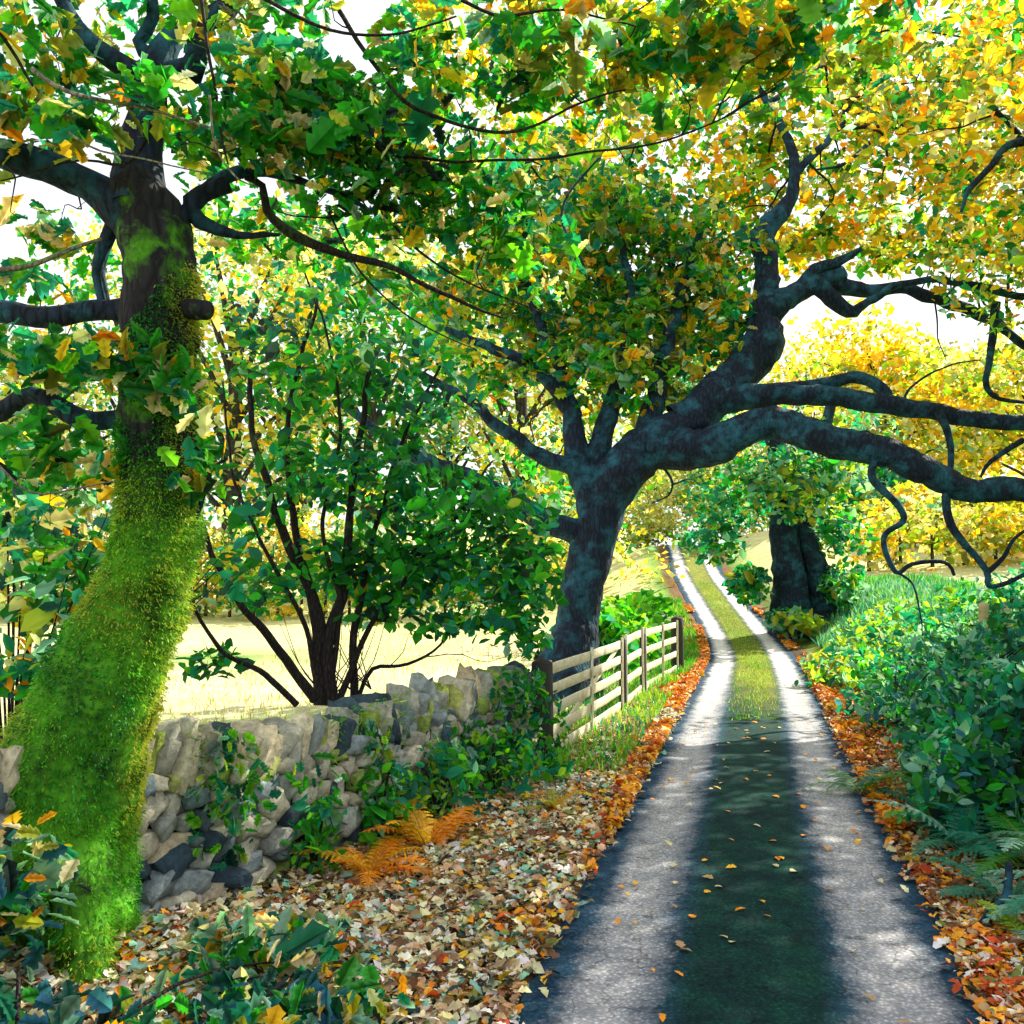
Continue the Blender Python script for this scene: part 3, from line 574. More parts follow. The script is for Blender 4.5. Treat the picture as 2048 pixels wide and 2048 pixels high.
# rounded stone template
def stone_tpl():
    v = []; idx = {}; n = 3
    fs = []
    def vid(p):
        k = tuple(round(q, 4) for q in p)
        if k not in idx: idx[k] = len(v); v.append(p)
        return idx[k]
    for ax in range(3):
        for s in (-1, 1):
            for i in range(n):
                for j in range(n):
                    q = []
                    for (a, b) in ((i, j), (i+1, j), (i+1, j+1), (i, j+1)):
                        p = [0, 0, 0]; p[ax] = s; p[(ax+1) % 3] = -1+2*a/n; p[(ax+2) % 3] = -1+2*b/n; q.append(vid(tuple(p)))
                    fs.append(q if s > 0 else q[::-1])
    v = np.array(v, float)
    l = (np.abs(v)**7).sum(1)**(1/7)
    return v/l[:, None]*1.0, np.array(fs)
ST, SF = stone_tpl()
class Stones:
    def __init__(s): s.V = []; s.C = []; s.n = 0
    def add(s, c, size, rot, colr, jag=.16):
        v = ST*(1+rng.normal(size=ST.shape)*jag*.5)
        sh = rng.normal(size=(3, 3))*.13; v = v@(np.eye(3)+sh)
        v = v*np.array(size)/2
        ca, sa = math.cos(rot[2]), math.sin(rot[2]); cb, sb_ = math.cos(rot[0]), math.sin(rot[0])
        Rt = np.array([[1, 0, 0], [0, 1, 0], [0, 0, 1.]]); Rr = np.array([[cb, 0, -sb_], [0, 1, 0], [sb_, 0, cb]])   # roll in the wall plane
        v = v@Rr.T
        # local x along the wall, y outwards
        X = np.array([wd.x, wd.y, 0]); Yv = np.array([wn.x, wn.y, 0])
        w = v[:, :1]*X+v[:, 1:2]*Yv+v[:, 2:]*np.array([0, 0, 1])
        s.V.append(w+np.array(c)); s.C.append(np.tile(colr, (len(ST), 1))); s.n += 1
    def obj(s, name, m_, parent):
        k = len(ST); F4 = (SF[None]+(np.arange(s.n)*k)[:, None, None]).reshape(-1, 4)
        return link(name, mesh_np(np.concatenate(s.V), F4, None, np.concatenate(s.C)), m_, parent, smooth=False)
SC = [(.50, .48, .38), (.38, .40, .36), (.30, .36, .38), (.62, .57, .43), (.16, .22, .25), (.05, .09, .13), (.46, .50, .16), (.28, .38, .08), (.56, .46, .32)]
SW = np.array([3, 2.5, 1.5, 2.2, 2, 1.4, 1.3, 1.2, .8]); SW = SW/SW.sum()
def scol(): return np.array(SC[rng.choice(len(SC), p=SW)])*rng.uniform(.75, 1.15)
st = Stones()
z = .0; row = 0
while z < .70:
    h = rng.uniform(.08, .14); s = -.1+rng.random()*.2
    while s < wl:
        w = rng.uniform(.09, .26)*(1.15 if z < .3 else .9); w = min(w, .4)
        for side in (1, -1):
            if side == -1 and rng.random() < .2: continue
            dpt = rng.uniform(.18, .28); offn = (.25-.08*z/.9)-dpt/2+rng.normal()*.02
            c = A+wd*(s+w/2)+wn*(offn*side); gz = hz(c.x, c.y)
            st.add((c.x, c.y, gz+z+h/2+rng.normal()*.012), (w*1.02, dpt, h*rng.uniform(.8, 1.3)), (rng.normal()*.28, 0, 0), scol(), .24)
        s += w
    z += h*.93; row += 1
st.obj('stonework', M['stone'], wallo)
cp = Stones(); s = 0
while s < wl:
    w = rng.uniform(.06, .125); hh = rng.uniform(.26, .40); c = A+wd*(s+w/2)+wn*rng.normal()*.02
    cp.add((c.x, c.y, hz(c.x, c.y)+.70+hh/2-.03), (w*1.05, rng.uniform(.26, .40), hh), (rng.normal()*.13-.42, 0, 0), scol()*np.array([1.1, 1.05, .92]), .24)
    s += w*1.0
cp.obj('coping', M['stone'], wallo)
core = Stones(); k = 0.0
while k < wl-.2:
    c = A+wd*(k+.25); core.add((c.x, c.y, .33), (.52, .3, .66), (0, 0, 0), np.array([.02, .02, .02]), .03); k += .48
core.obj('rubble_core', M['stone'], wallo)
# moss cushions on the wall
C = []
for _ in range(9000):
    s = rng.random()*wl; zz = rng.random()*1.05; c = A+wd*s+wn*(.23-.08*zz+rng.normal()*.02); C.append((c.x, c.y, hz(c.x, c.y)+zz))
C = np.array(C); C = C[snoise(C, .22, 2) > .45]
cols_ = colours(C, [('green', 1), ('bright', 2), ('lime', 2), ('ygreen', 1.2)], .4, .5)
Vm, F4, F3, cm = tuft(C, np.tile(np.array([wn.x*.6, wn.y*.6, .1]), (len(C), 1)), rng.uniform(.03, .06, len(C)), cols_, wid=2.6)
link('moss', mesh_np(Vm, F4, F3, cm), M['fern'], wallo, smooth=False)

ivb = []
for (s_, z_, rs, rz_, n_) in ((7.3, .5, .6, .4, 320), (6.9, .85, .5, .25, 200), (5.7, .35, .5, .35, 240), (4.9, .2, .5, .25, 160), (4.1, .45, .4, .35, 230), (3.3, .6, .4, .4, 260), (4.9, .8, .4, .2, 130), (5.9, .9, .4, .15, 130), (6.9, .3, .4, .3, 160), (6.3, .5, .4, .5, 160)):
    c = A+wd*s_+wn*.26; ivb.append(((c.x, c.y, hz(c.x, c.y)+z_), (rs*wd.x+.08, rs*wd.y, rz_), n_))
leaves('ivy', wallo, ivb, [('deep', 1), ('green', 2), ('teal', 2.2), ('bright', 1), ('pteal', 1), ('lime', .8), ('dteal', .8)], .085, tpl=T_LOBE, gap=-.5, gscale=.25, cscale=.3, nbias=(.9, -.5, .4))

# ------------------------------------------------------------------ gate, posts, rails
def box_verts(c, ax, ay, az):
    c = np.array(c); V = []
    for sx in (-1, 1):
        for sy in (-1, 1):
            for sz in (-1, 1): V.append(c+sx*np.array(ax)+sy*np.array(ay)+sz*np.array(az))
    return V, [(0, 1, 3, 2), (4, 6, 7, 5), (0, 4, 5, 1), (2, 3, 7, 6), (0, 2, 6, 4), (1, 5, 7, 3)]
def plank(name, p, q, w, t, m_, parent, bev=.006):
    """board from p to q, w high, t thick, slightly bowed"""
    p, q = Vector(p), Vector(q); d = (q-p); l = d.length; d.normalize()
    side = d.cross(Vector((0, 0, 1)));
    if side.length < .3: side = Vector((1, 0, 0))
    side.normalize(); upv = side.cross(d).normalized(); n = max(3, int(l/.35)); V = []; Fq = []
    prof = [(-1, -1+bev/w*2), (-1+bev/t*2, -1), (1-bev/t*2, -1), (1, -1+bev/w*2), (1, 1-bev/w*2), (1-bev/t*2, 1), (-1+bev/t*2, 1), (-1, 1-bev/w*2)]
    for i in range(n+1):
        c = p+d*l*i/n; sag = Vector((0, 0, 1))*mnoise.noise(c*1.3)*.012
        for (a, b) in prof: V.append(tuple(c+sag+side*a*t/2+upv*b*w/2*(1+.08*mnoise.noise(c*4))))
        if i:
            o = (i-1)*8
            for k in range(8): Fq.append((o+k, o+(k+1) % 8, o+8+(k+1) % 8, o+8+k))
    e = n*8
    for b in (0, e): Fq += [(b, b+1, b+6, b+7), (b+1, b+2, b+5, b+6), (b+2, b+3, b+4, b+5)]
    return link(name, mesh_np(V, Fq), m_, parent, smooth=False)
gd = Vector((3.1, 9.3)).normalized(); g0 = Vector((.38, 9.75))
def gp(s, z): q = g0+gd*s; return Vector((q.x, q.y, z+hz(q.x, q.y)))
def post(name, s, w, h, m_, label, side=0.0):
    q = g0+gd*s; e = empty(name, (q.x+side, q.y, hz(q.x, q.y))); tag(e, label, 'post')
    V = []; Fq = []; n = 7
    for i in range(n):
        z = -.2+(h+.2)*i/(n-1); k = w/2*(1-.08*i/n)
        for a in range(12):
            th = 2*math.pi*a/12; c_, s_ = math.cos(th), math.sin(th); m1 = max(abs(c_), abs(s_)); rr = k/(m1**.75)*(1+.05*mnoise.noise(Vector((c_, s_, z*3+s))))
            V.append((e.location.x+c_*rr, e.location.y+s_*rr, e.location.z+z))
        if i:
            o = (i-1)*12
            for a in range(12): Fq.append((o+a, o+(a+1) % 12, o+12+(a+1) % 12, o+12+a))
    V.append((e.location.x, e.location.y, e.location.z+h+w*.25)); t_ = len(V)-1; o = (n-1)*12
    link('shaft', mesh_np(V, Fq, [(o+a, o+(a+1) % 12, t_) for a in range(12)]), m_, e, smooth=False); return e
post('gatepost', -.20, .24, 1.08, M['post'], 'thick dark gatepost at the near end of the gate, ending the stone wall')
def gate(name, s0, s1, rails, h, label, cat, zig=0, stiles=(0, 1), brace=True):
    b = gp(s0, 0); o = empty(name, b); tag(o, label, cat)
    zs = np.linspace(.10, h-.05, rails)
    for z in zs: plank('rail', gp(s0+.03, z+zig), gp(s1-.03, z), .115, .028, M['rail'], o)
    for t in stiles:
        s = s0+.03+(s1-s0-.06)*t; q = gp(s, 0)+Vector((gd.y, -gd.x, 0))*.027
        plank('stile', q+Vector((0, 0, .03)), q+Vector((0, 0, h+.05)), .07, .03, M['rail'], o)
    if brace:
        off = Vector((-gd.y, gd.x, 0))*.028; plank('brace', gp(s0+.1, .14)+off, gp(s1-.15, h-.1)+off, .07, .022, M['rail'], o)
gate('field_gate', 0, 3.9, 5, 1.04, 'pale weathered five bar wooden gate beside the dark gatepost', 'gate', stiles=(0, .5, 1))
post('gatepost', 4.02, .11, 1.05, M['post'], 'thin post between the five bar gate and the narrow hurdle')
gate('wooden_hurdle', 4.15, 5.6, 4, 1.06, 'narrow pale wooden hurdle between the five bar gate and the long rail fence', 'hurdle', brace=False)
post('fence_post', 5.7, .10, 1.0, M['post'], 'thin post between the narrow hurdle and the rail fence')
gate('rail_fence', 5.8, 9.6, 4, 1.04, 'pale rail fence section farthest along the lane from the stone wall', 'fence', stiles=(0, .5, 1), brace=False)
post('fence_post', 9.75, .26, 1.12, M['post'], 'squat dark post at the far end of the rail fence beside the lane')
for X, lab in ((1858, 'left of the two slim pale posts on the right bank'), (1900, 'right of the two slim pale posts, nearer the photo edge')):
    b = at(X, 1205, 12); b.z = hz(b.x, b.y); top = at(X, 1140, 12).z; e = empty('fence_post', b); tag(e, lab, 'post')
    tt = Tubes(); tt.add([b-Vector((0, 0, .1)), Vector((b.x, b.y, top))], [.075, .065], 10, .12, .08); tt.obj('shaft', M['palepost'], e)

# ------------------------------------------------------------------ twin ivy trunks right of the lane
t4 = empty('ivy_tree', (11, 27, hz(11, 27)))
bx = at(1500, 1165, 27); bz = hz(bx.x, bx.y); t4.location = (bx.x, bx.y, bz)
tag(t4, 'dark twin trunked ivy tree right of the far lane, beneath the arching limb', 'tree')
L4 = []
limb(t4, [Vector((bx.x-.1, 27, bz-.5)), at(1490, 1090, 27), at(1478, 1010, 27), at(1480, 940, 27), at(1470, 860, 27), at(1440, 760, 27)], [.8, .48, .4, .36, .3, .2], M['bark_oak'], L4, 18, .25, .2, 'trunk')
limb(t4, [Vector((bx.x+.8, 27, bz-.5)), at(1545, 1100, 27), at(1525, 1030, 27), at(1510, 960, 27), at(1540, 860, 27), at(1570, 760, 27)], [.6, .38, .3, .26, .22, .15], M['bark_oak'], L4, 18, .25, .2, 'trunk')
B7 = [vb(1500, 930, 25.6, 90, 70, 1, 520), vb(1450, 880, 26, 90, 50, 1, 300), vb(1570, 900, 26, 70, 60, 1, 300), vb(1380, 950, 27, 90, 60, 1.4, 520), vb(1350, 1020, 27.5, 60, 50, 1.2, 300), vb(1590, 1010, 27, 60, 70, 1.2, 420), vb(1440, 800, 28, 120, 60, 2, 300), vb(1600, 800, 28, 120, 60, 2, 200), vb(1420, 1110, 26.5, 40, 50, .8, 320), vb(1590, 1110, 26.5, 50, 40, .8, 280), vb(1500, 1180, 25.5, 70, 28, .7, 320)]
leaves('crown', t4, B7, [('dteal', .6), ('deep', .7), ('teal', 2.4), ('green', 1.5), ('pteal', 2), ('ygreen', 1.2), ('lime', 1)], .26, tpl=T_OVAL, gap=-.8, gscale=.8, cscale=1.2)

# ------------------------------------------------------------------ tree added just outside the frame to shade the near lane, crown reaching in
t5 = empty('added_shade_tree', (9.6, 10.5, hz(9.6, 10.5))); tag(t5, 'yellow leaved tree added to shade the lane, its crown reaching in top right', 'tree')
b5 = Vector((9.6, 10.5, hz(9.6, 10.5))); L5 = []
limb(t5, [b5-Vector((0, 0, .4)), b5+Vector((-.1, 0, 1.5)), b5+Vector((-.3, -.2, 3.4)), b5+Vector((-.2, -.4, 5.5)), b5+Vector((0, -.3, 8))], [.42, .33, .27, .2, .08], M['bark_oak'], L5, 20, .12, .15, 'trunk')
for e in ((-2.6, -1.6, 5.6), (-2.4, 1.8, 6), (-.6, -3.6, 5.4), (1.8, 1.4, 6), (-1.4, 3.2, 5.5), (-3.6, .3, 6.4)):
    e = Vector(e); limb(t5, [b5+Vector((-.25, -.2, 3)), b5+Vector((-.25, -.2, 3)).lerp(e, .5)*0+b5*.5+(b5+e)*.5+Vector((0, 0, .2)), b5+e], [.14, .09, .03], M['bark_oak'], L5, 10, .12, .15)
B8 = [((b5.x+x, b5.y+y, b5.z+z), (1.8, 1.8, 1.0), 1500) for (x, y, z) in ((-2.6, -1.6, 5.6), (-2.4, 1.8, 6), (-.6, -3.6, 5.4), (1.8, 1.4, 6), (-1.4, 3.2, 5.5), (-3.6, .3, 6.6), (0, 0, 7.2), (-1, -2, 7), (-2, -3.6, 6.1), (-1.6, 0, 4.6), (.5, -1.6, 5), (1.5, 3, 5.5))]
leaves('crown', t5, B8, GB, .15, tpl=T_OVAL, gap=-1.2, gscale=.5, cscale=.6)
tw5 = Tubes(); twigs_to(tw5, L5, B8, 2, .012, 4); tw5.obj('twigs', M['bark_twig'], t5)

# ------------------------------------------------------------------ undergrowth
def bush(name, label, cat, blobs, pal, size, group=None, tpl=T_OVAL, stems=5, base=None, **k):
    c = Vector(blobs[0][0]) if base is None else Vector(base)
    o = empty(name, (c.x, c.y, hz(c.x, c.y))); tag(o, label, cat, group)
    leaves('foliage', o, blobs, pal, size, tpl=tpl, **k)
    t = Tubes(); s = Vector(o.location)
    for (b, r, n) in blobs:
        for q in range(stems):
            e = Vector(b)+Vector([random.uniform(-.7, .7)*x for x in r]); mm = s.lerp(e, .5)+Vector((0, 0, .15+random.random()*.2))
            t.add([s, mm, e], [.012, .009, .003], 5, .12, .05)
    t.obj('stems', M['bark_twig'], o); return o
def gb(x, y, z, rx, ry, rz, n): return ((x, y, hz(x, y)+z), (rx, ry, rz), n)
TE = [('dteal', 1.4), ('dark', .6), ('teal', 3.6), ('deep', 1), ('pteal', 1.6), ('blue', .6), ('green', 1.2), ('dteal', .8)]
rb = [(3.55, 6.9, 'broad teal bramble bush closest to the camera on the right bank'), (3.95, 8.0, 'dark green bramble bush second from the camera on the right bank'), (4.7, 9.8, 'tall blue green bush on the right bank below the pale posts'), (5.0, 6.2, 'leafy bush at the right edge of the photo behind the front bramble'), (4.85, 11.6, 'low dark bush beside the bend of orange leaves right of the lane')]
for i, (x, y, lb) in enumerate(rb):
    bl = [gb(x+.0, y, .35, .6, .6, .45, 750), gb(x+.5, y+.3, .55, .6, .6, .5, 700), gb(x+.9, y-.2, .5, .6, .5, .5, 500)]
    if i == 4: bl = [gb(x, y, .15, .5, .9, .35, 600), gb(x+.6, y+.4, .3, .6, .8, .4, 600)]
    bush('bramble_bush', lb, 'bush', bl, TE, .11, group='brambles on the right bank', gap=-.8, gscale=.3, cscale=.4)
for (x, y, lb, pl) in ((5.9, 13.5, 'soft pale teal bush left of the slim pale posts', 0), (6.1, 16.2, 'pale green bush beyond the teal bush on the right bank', 1), (7.9, 14.5, 'rounded green bush at the foot of the slim pale posts', 0), (7.3, 18.5, 'pale green bush below the ivy tree on the right bank', 1)):
    bush('bank_bush', lb, 'bush', [gb(x, y, .25, .9, .9, .5, 650), gb(x+.7, y+.5, .35, .8, .9, .5, 500)], [('pteal', 3), ('teal', 2.4), ('lime', 1), ('green', 1), ('bright', 1)] if pl == 0 else [('pteal', 2.4), ('lime', 2), ('teal', 1.2), ('ygreen', 1.2), ('bright', 1)], .15, group='pale bushes on the right bank', gap=-.8, gscale=.35, cscale=.5, stems=3)
gb_l = [((-1.0, 7.0, .3, .3, .4, .38, 330), 'tall green weeds hiding the middle of the wall'), ((.35, 8.8, .15, .3, .4, .22, 260), 'leafy green clump in front of the dark gatepost'), ((-.15, 8.1, .25, .4, .45, .32, 460), 'green nettle clump at the wall foot just left of the gatepost'), ((-.6, 7.5, .25, .4, .4, .35, 400), 'green weeds against the middle of the stone wall'), ((-1.35, 6.3, .2, .25, .3, .25, 170), 'bright green clump at the wall foot behind the orange bracken')]
for (b, lb) in gb_l:
    bush('weed_clump', lb, 'plant', [gb(*b)], [('deep', 1.4), ('green', 2.5), ('bright', 1.6), ('teal', 2), ('pteal', .6), ('lime', .5)], .09, group='green clumps along the wall foot', gap=-.9, gscale=.2, cscale=.3)
# near left ground plants
bush('ivy_patch', 'dark ivy and bramble mass in the bottom left corner below the mossy tree', 'plant',
     [gb(-1.85, 3.5, .12, .5, .4, .22, 420), gb(-1.25, 3.9, .08, .55, .45, .15, 320), gb(-2.35, 3.9, .4, .4, .4, .5, 420), gb(-1.2, 4.6, .12, .4, .35, .18, 240), gb(-.9, 4.2, .05, .5, .4, .1, 160)],
     [('dark', 1.5), ('dteal', 1.5), ('blue', 1.1), ('green', 1.2), ('teal', 1.4), ('pteal', 2.2), ('cream', 1.6), ('ygreen', 1.4), ('orange', .5), ('gold', .6)], .115, gap=-.9, gscale=.2, cscale=.3, tpl=T_LOBE, stems=1)
bush('sapling_leaves', 'loose leafy shrub behind the mossy trunk at the left edge', 'shrub',
     [vb(60, 1120, 6.6, 110, 80, .6, 300), vb(120, 1000, 6.8, 120, 90, .6, 300), vb(60, 1250, 6.4, 110, 70, .5, 260), vb(430, 1080, 7, 50, 60, .4, 60), vb(20, 850, 7, 100, 80, .6, 200), vb(180, 1170, 6.8, 60, 60, .4, 90)],
     [('dteal', 1.2), ('deep', 1), ('green', 1.5), ('teal', 2), ('pteal', 1.2), ('ygreen', .8), ('pale', .7), ('gold', .6), ('orange', .3)], .14, gap=-.8, gscale=.3, base=(-3.6, 6.6, 0))

# ferns
def frond(V, Fq, Cc, base, yaw, pitch, Lf, W, colr, droop=.55, n=17):
    base = np.array(base); fw = np.array([math.cos(yaw), math.sin(yaw), 0]); sd = np.array([-math.sin(yaw), math.cos(yaw), 0])
    P = []; p = base.copy(); a = pitch
    for i in range(n+1):
        P.append(p.copy()); p = p+(fw*math.cos(a)+np.array([0, 0, math.sin(a)]))*Lf/n; a -= droop*2.2/n
    for i in range(2, n):
        t = i/n; tang = P[i+1]-P[i]; tang /= np.linalg.norm(tang); up = np.cross(tang, sd)*-1
        ln = W*math.sin(math.pi*min(1, (t*.92+.1)))**.8*(1-t*.35)
        for sg in (-1, 1):
            dirp = sd*sg*.92+tang*.38; dirp /= np.linalg.norm(dirp)
            m_ = 7; wdt = Lf/n*1.25; ln *= random.uniform(.82, 1.1); dirp = dirp+np.array([random.uniform(-.12, .12) for _ in range(3)]); dirp /= np.linalg.norm(dirp)
            for j in range(m_):
                s0 = ln*j/m_; s1 = ln*(j+1.5)/m_; ww = wdt*(1-j/m_*.8)*.5*random.uniform(.75, 1.15)
                dz = np.array([0, 0, -.25*(s0/W)**2*W]); q0 = P[i]+dirp*s0+dz; q1 = P[i]+dirp*s1+dz*1.3
                k = len(V); V += [q0-tang*ww*.25, q0+(q1-q0)*.45+tang*ww*1.15, q1, q0+(q1-q0)*.45-tang*ww*1.15]
                Fq.append((k, k+1, k+2, k+3)); Cc += [colr*random.uniform(.7, 1.25)]*4
    for i in range(n):
        k = len(V); w = .006*(1-i/n)+.001; V += [P[i]-sd*w, P[i]+sd*w, P[i+1]+sd*w, P[i+1]-sd*w]; Fq.append((k, k+1, k+2, k+3)); Cc += [np.array([.25, .16, .05])]*4
def fern(x, y, n, Lf, pal, label, group, z=None, yr=(0, 6.28), pr=(.5, 1.1), W=.22):
    o = empty('fern', (x, y, hz(x, y))); tag(o, label, 'fern', group)
    for i in range(n):
        V, Fq, Cc = [], [], []
        c_ = np.array(PAL[random.choice(pal)])*random.uniform(.75, 1.15)
        frond(V, Fq, Cc, (x, y, hz(x, y)+.02), random.uniform(*yr), random.uniform(*pr), Lf*random.uniform(.75, 1.15), Lf*W, c_)
        link('frond', mesh_np(V, Fq, None, np.array(Cc)), M['fern'], o, smooth=False)
fern(3.02, 5.65, 8, .62, ['pteal', 'teal', 'pteal'], 'pale green fern beside the dark stick at the right lane edge', 'green ferns on the right bank')
fern(2.78, 5.05, 6, .42, ['pteal', 'lime'], 'small pale fern nearest the camera below the dark stick', 'green ferns on the right bank')
fern(3.45, 6.1, 8, .8, ['teal', 'pteal', 'green'], 'tall teal fern against the front bramble bush', 'green ferns on the right bank')
fern(3.3, 7.3, 8, .7, ['teal', 'green'], 'dark fern between the first and second bramble bush', 'green ferns on the right bank')
fern(3.2, 6.5, 8, .7, ['pteal', 'teal'], 'broad pale fern at the lane edge between the stick and the brambles', 'green ferns on the right bank')
fern(3.3, 5.2, 9, .8, ['pteal', 'teal', 'pteal'], 'large fern at the right edge of the photo above the stick', 'green ferns on the right bank')
fern(3.15, 8.3, 8, .7, ['teal', 'green'], 'green fern at the lane edge beside the second bramble bush', 'green ferns on the right bank')
fern(-.62, 6.7, 12, .68, ['orange', 'gold', 'orange'], 'large orange bracken plant on the leafy left verge', 'dead bracken on the left verge')
fern(-.95, 6.15, 12, .56, ['orange', 'gold'], 'low golden orange bracken nearest the camera on the left verge', 'dead bracken on the left verge', pr=(.5, 1.15))
fern(.35, 7.6, 6, .42, ['orange', 'gold', 'ygreen'], 'small yellowing bracken farthest along the left verge', 'dead bracken on the left verge')
# dark stick
sk = Tubes(); sk.add([Vector((2.62, 5.2, hz(2.62, 5.2)+.02)), Vector((2.74, 5.28, hz(2.74, 5.28)+.09)), Vector((2.86, 5.35, hz(2.86, 5.35)+.15)), Vector((2.92, 5.42, hz(2.92, 5.42)+.32))], [.014, .022, .026, .02], 8, .04, .2, .1)
tag(sk.obj('fallen_branch', M['bark_oak'], None), 'dark crooked stick propped on the leaves at the right edge of the lane', 'stick')

# ------------------------------------------------------------------ litter and grass (uncountable)
def ground_pts(n, fy, fu, ylo, yhi, pw=1.0):
    y = ylo+(yhi-ylo)*rng.random(n)**pw; uu = fu(y, rng.random(n)); x = lane_x(y)+uu
    return x, y
n = 38000
y = 3.3+11*rng.random(n)**1.5; left_lim = wall_side(np.zeros(n), y)      # wall x
wx = left_lim+.2; le = lane_x(y)-HW
uu = rng.random(n)**.85; x = le+.05*rng.normal(size=n)-(le+.10-wx)*uu
C = np.stack([x, y, height(x, y, False)+.016+.045*rng.random(n)**2], -1)
LP_ = [('dark', .8), ('brown', 1.3), ('tan', 2.6), ('cream', 3.0), ('white', 2.4), ('pteal', .9), ('olive', .9), ('orange', .9), ('gold', .6), ('rust', .4)]
cols_ = colours(C, LP_, .3, .75)
V, F4, F3, cc = scatter_mesh(T_OAK, C, .062*np.clip(rng.lognormal(0, .38, n), .4, 1.7), cols_, (0, 0, 1.6), curl=.9)
tag(link('leaf_litter', mesh_np(V, F4, F3, cc), M['dryleaf'], smooth=False), kind='stuff', label='brown and cream fallen leaves covering the left verge', cat='leaves')
n = 15000
y = 3.3+14*rng.random(n)**1.5; x = lane_x(y)+HW+.05*rng.normal(size=n)+(rng.random(n)**1.4)*1.05
C = np.stack([x, y, height(x, y, False)+.018+.02*rng.random(n)], -1)
V, F4, F3, cc = scatter_mesh(T_OAK, C, .058*np.clip(rng.lognormal(0, .38, n), .4, 1.7), colours(C, [('brown', 1.6), ('tan', 2), ('cream', 1.5), ('orange', 2.4), ('rust', 1.6), ('white', .6), ('olive', .6)], .4, .7), (0, 0, 1.6), curl=.9)
tag(link('leaf_litter', mesh_np(V, F4, F3, cc), M['dryleaf'], smooth=False), kind='stuff', label='orange and tan fallen leaves along the right lane edge', cat='leaves')
# orange drifts farther along both lane edges
n = 26000; y = 6+26*rng.random(n)**1.1; sd_ = np.where(rng.random(n) < .55, -1, 1)
wdr = .55*sst(6.5, 12, y+rng.normal(size=n)*1.0)*np.clip(1.2-(y-8)/40, .3, 1); off = np.abs(rng.normal(size=n))*wdr*.42; x = lane_x(y)+sd_*(HW-.02+off)
kp = (wdr > .06) & (snoise(np.stack([x, y, 0*x], -1), .35, 2) > -.35); x, y, off = x[kp], y[kp], off[kp]; n = len(x)
C = np.stack([x, y, np.maximum(height(x, y, False)+.02, 0*x-9)+.08*rng.random(n)*np.exp(-off*2)], -1)
V, F4, F3, cc = scatter_mesh(T_OAK, C, .068*rng.lognormal(0, .35, n), colours(C, [('orange', 5), ('rust', 2.0), ('tan', 1.2), ('gold', 1.2), ('brown', 1.0)], .5, .7), (0, 0, 1.2), curl=.9)
tag(link('leaf_drift', mesh_np(V, F4, F3, cc), M['dryleaf'], smooth=False), kind='stuff', label='bright orange leaf drifts along both far lane edges', cat='leaves')
# grass
def grass_field(name, x, y, size, pal, label, wid=1.0, lift=0):
    C = np.stack([x, y, height(x, y)+lift], -1)
    Vm, F4, F3, cm = tuft(C, np.tile(np.array([0, 0, 1.]), (len(C), 1)), size, colours(C, pal, .8, .5), wid=wid)
    tag(link(name, mesh_np(Vm, F4, F3, cm), M['fern'], smooth=False), kind='stuff', label=label, cat='grass')
n = 14000; y = 9+24*rng.random(n); x = lane_x(y)-HW-.25-rng.random(n)**1.3*1.6; k_ = snoise(np.stack([x, y, 0*x], -1), .7, 1) > -.5; x, y = x[k_], y[k_]
grass_field('verge_grass', x, y, rng.uniform(.08, .22, len(x)), [('green', 2), ('bright', 2), ('lime', 2), ('teal', .8), ('tan', .8)], 'green and tan grass tufts on the verge by the gate', 1.6)
n = 36000; y = 1+29*rng.random(n)**1.15; x = lane_x(y)+HW+.8+rng.random(n)*5
grass_field('bank_grass', x, y, rng.uniform(.14, .36, n), [('green', 1.4), ('bright', 1.4), ('pteal', 3.2), ('teal', 1.8), ('lime', 1.6)], 'pale green grass on the right bank beyond the brambles', 2.0)
n = 17000; y = 12.5+24*rng.random(n)**.9; x = lane_x(y)+rng.normal(size=n)*.26
C_ok = np.abs(x-lane_x(y)) < .42; x, y = x[C_ok], y[C_ok]
grass_field('centre_grass', x, y, rng.uniform(.05, .12, len(x)), [('lime', 1.6), ('ygreen', 1.8), ('olive', 1.6), ('bright', 1), ('green', 1), ('pale', .6)], 'yellow green grass strip between the wheel tracks', 2.0, .03)
n = 16000; y = 8+30*rng.random(n)**1.5; x = wall_side(np.zeros(n), y)-.5-rng.random(n)*9
grass_field('field_grass', x, y, rng.uniform(.05, .14, n), [('pale', 3), ('ygreen', 1), ('cream', 2)], 'short pale grass of the sunlit field behind the wall', 2.0)
# single leaves lying on the lane
random.seed(3)
lm = None
spots = []
for i in range(120):
    yy = 4.0+random.random()**1.3*9; spots.append((float(lane_x(yy))+random.uniform(-.9, .9), yy))
for i, (x, y) in enumerate(spots):
    c_ = np.array([PAL[random.choice(['tan', 'cream', 'gold', 'orange'])]])
    V, F4, F3, cc = scatter_mesh(T_OAK, np.array([[0, 0, 0.]]), [random.uniform(.05, .085)], c_, (0, 0, 4), curl=.4)
    me = mesh_np(V, F4, F3, cc); o = link('fallen_leaf', me, M['dryleaf'], smooth=False); o.location = (x, y, float(lane_z(y))+.022)
    tag(o, 'single dry leaf lying on the near part of the dark lane', 'leaf', 'dry leaves scattered on the lane')

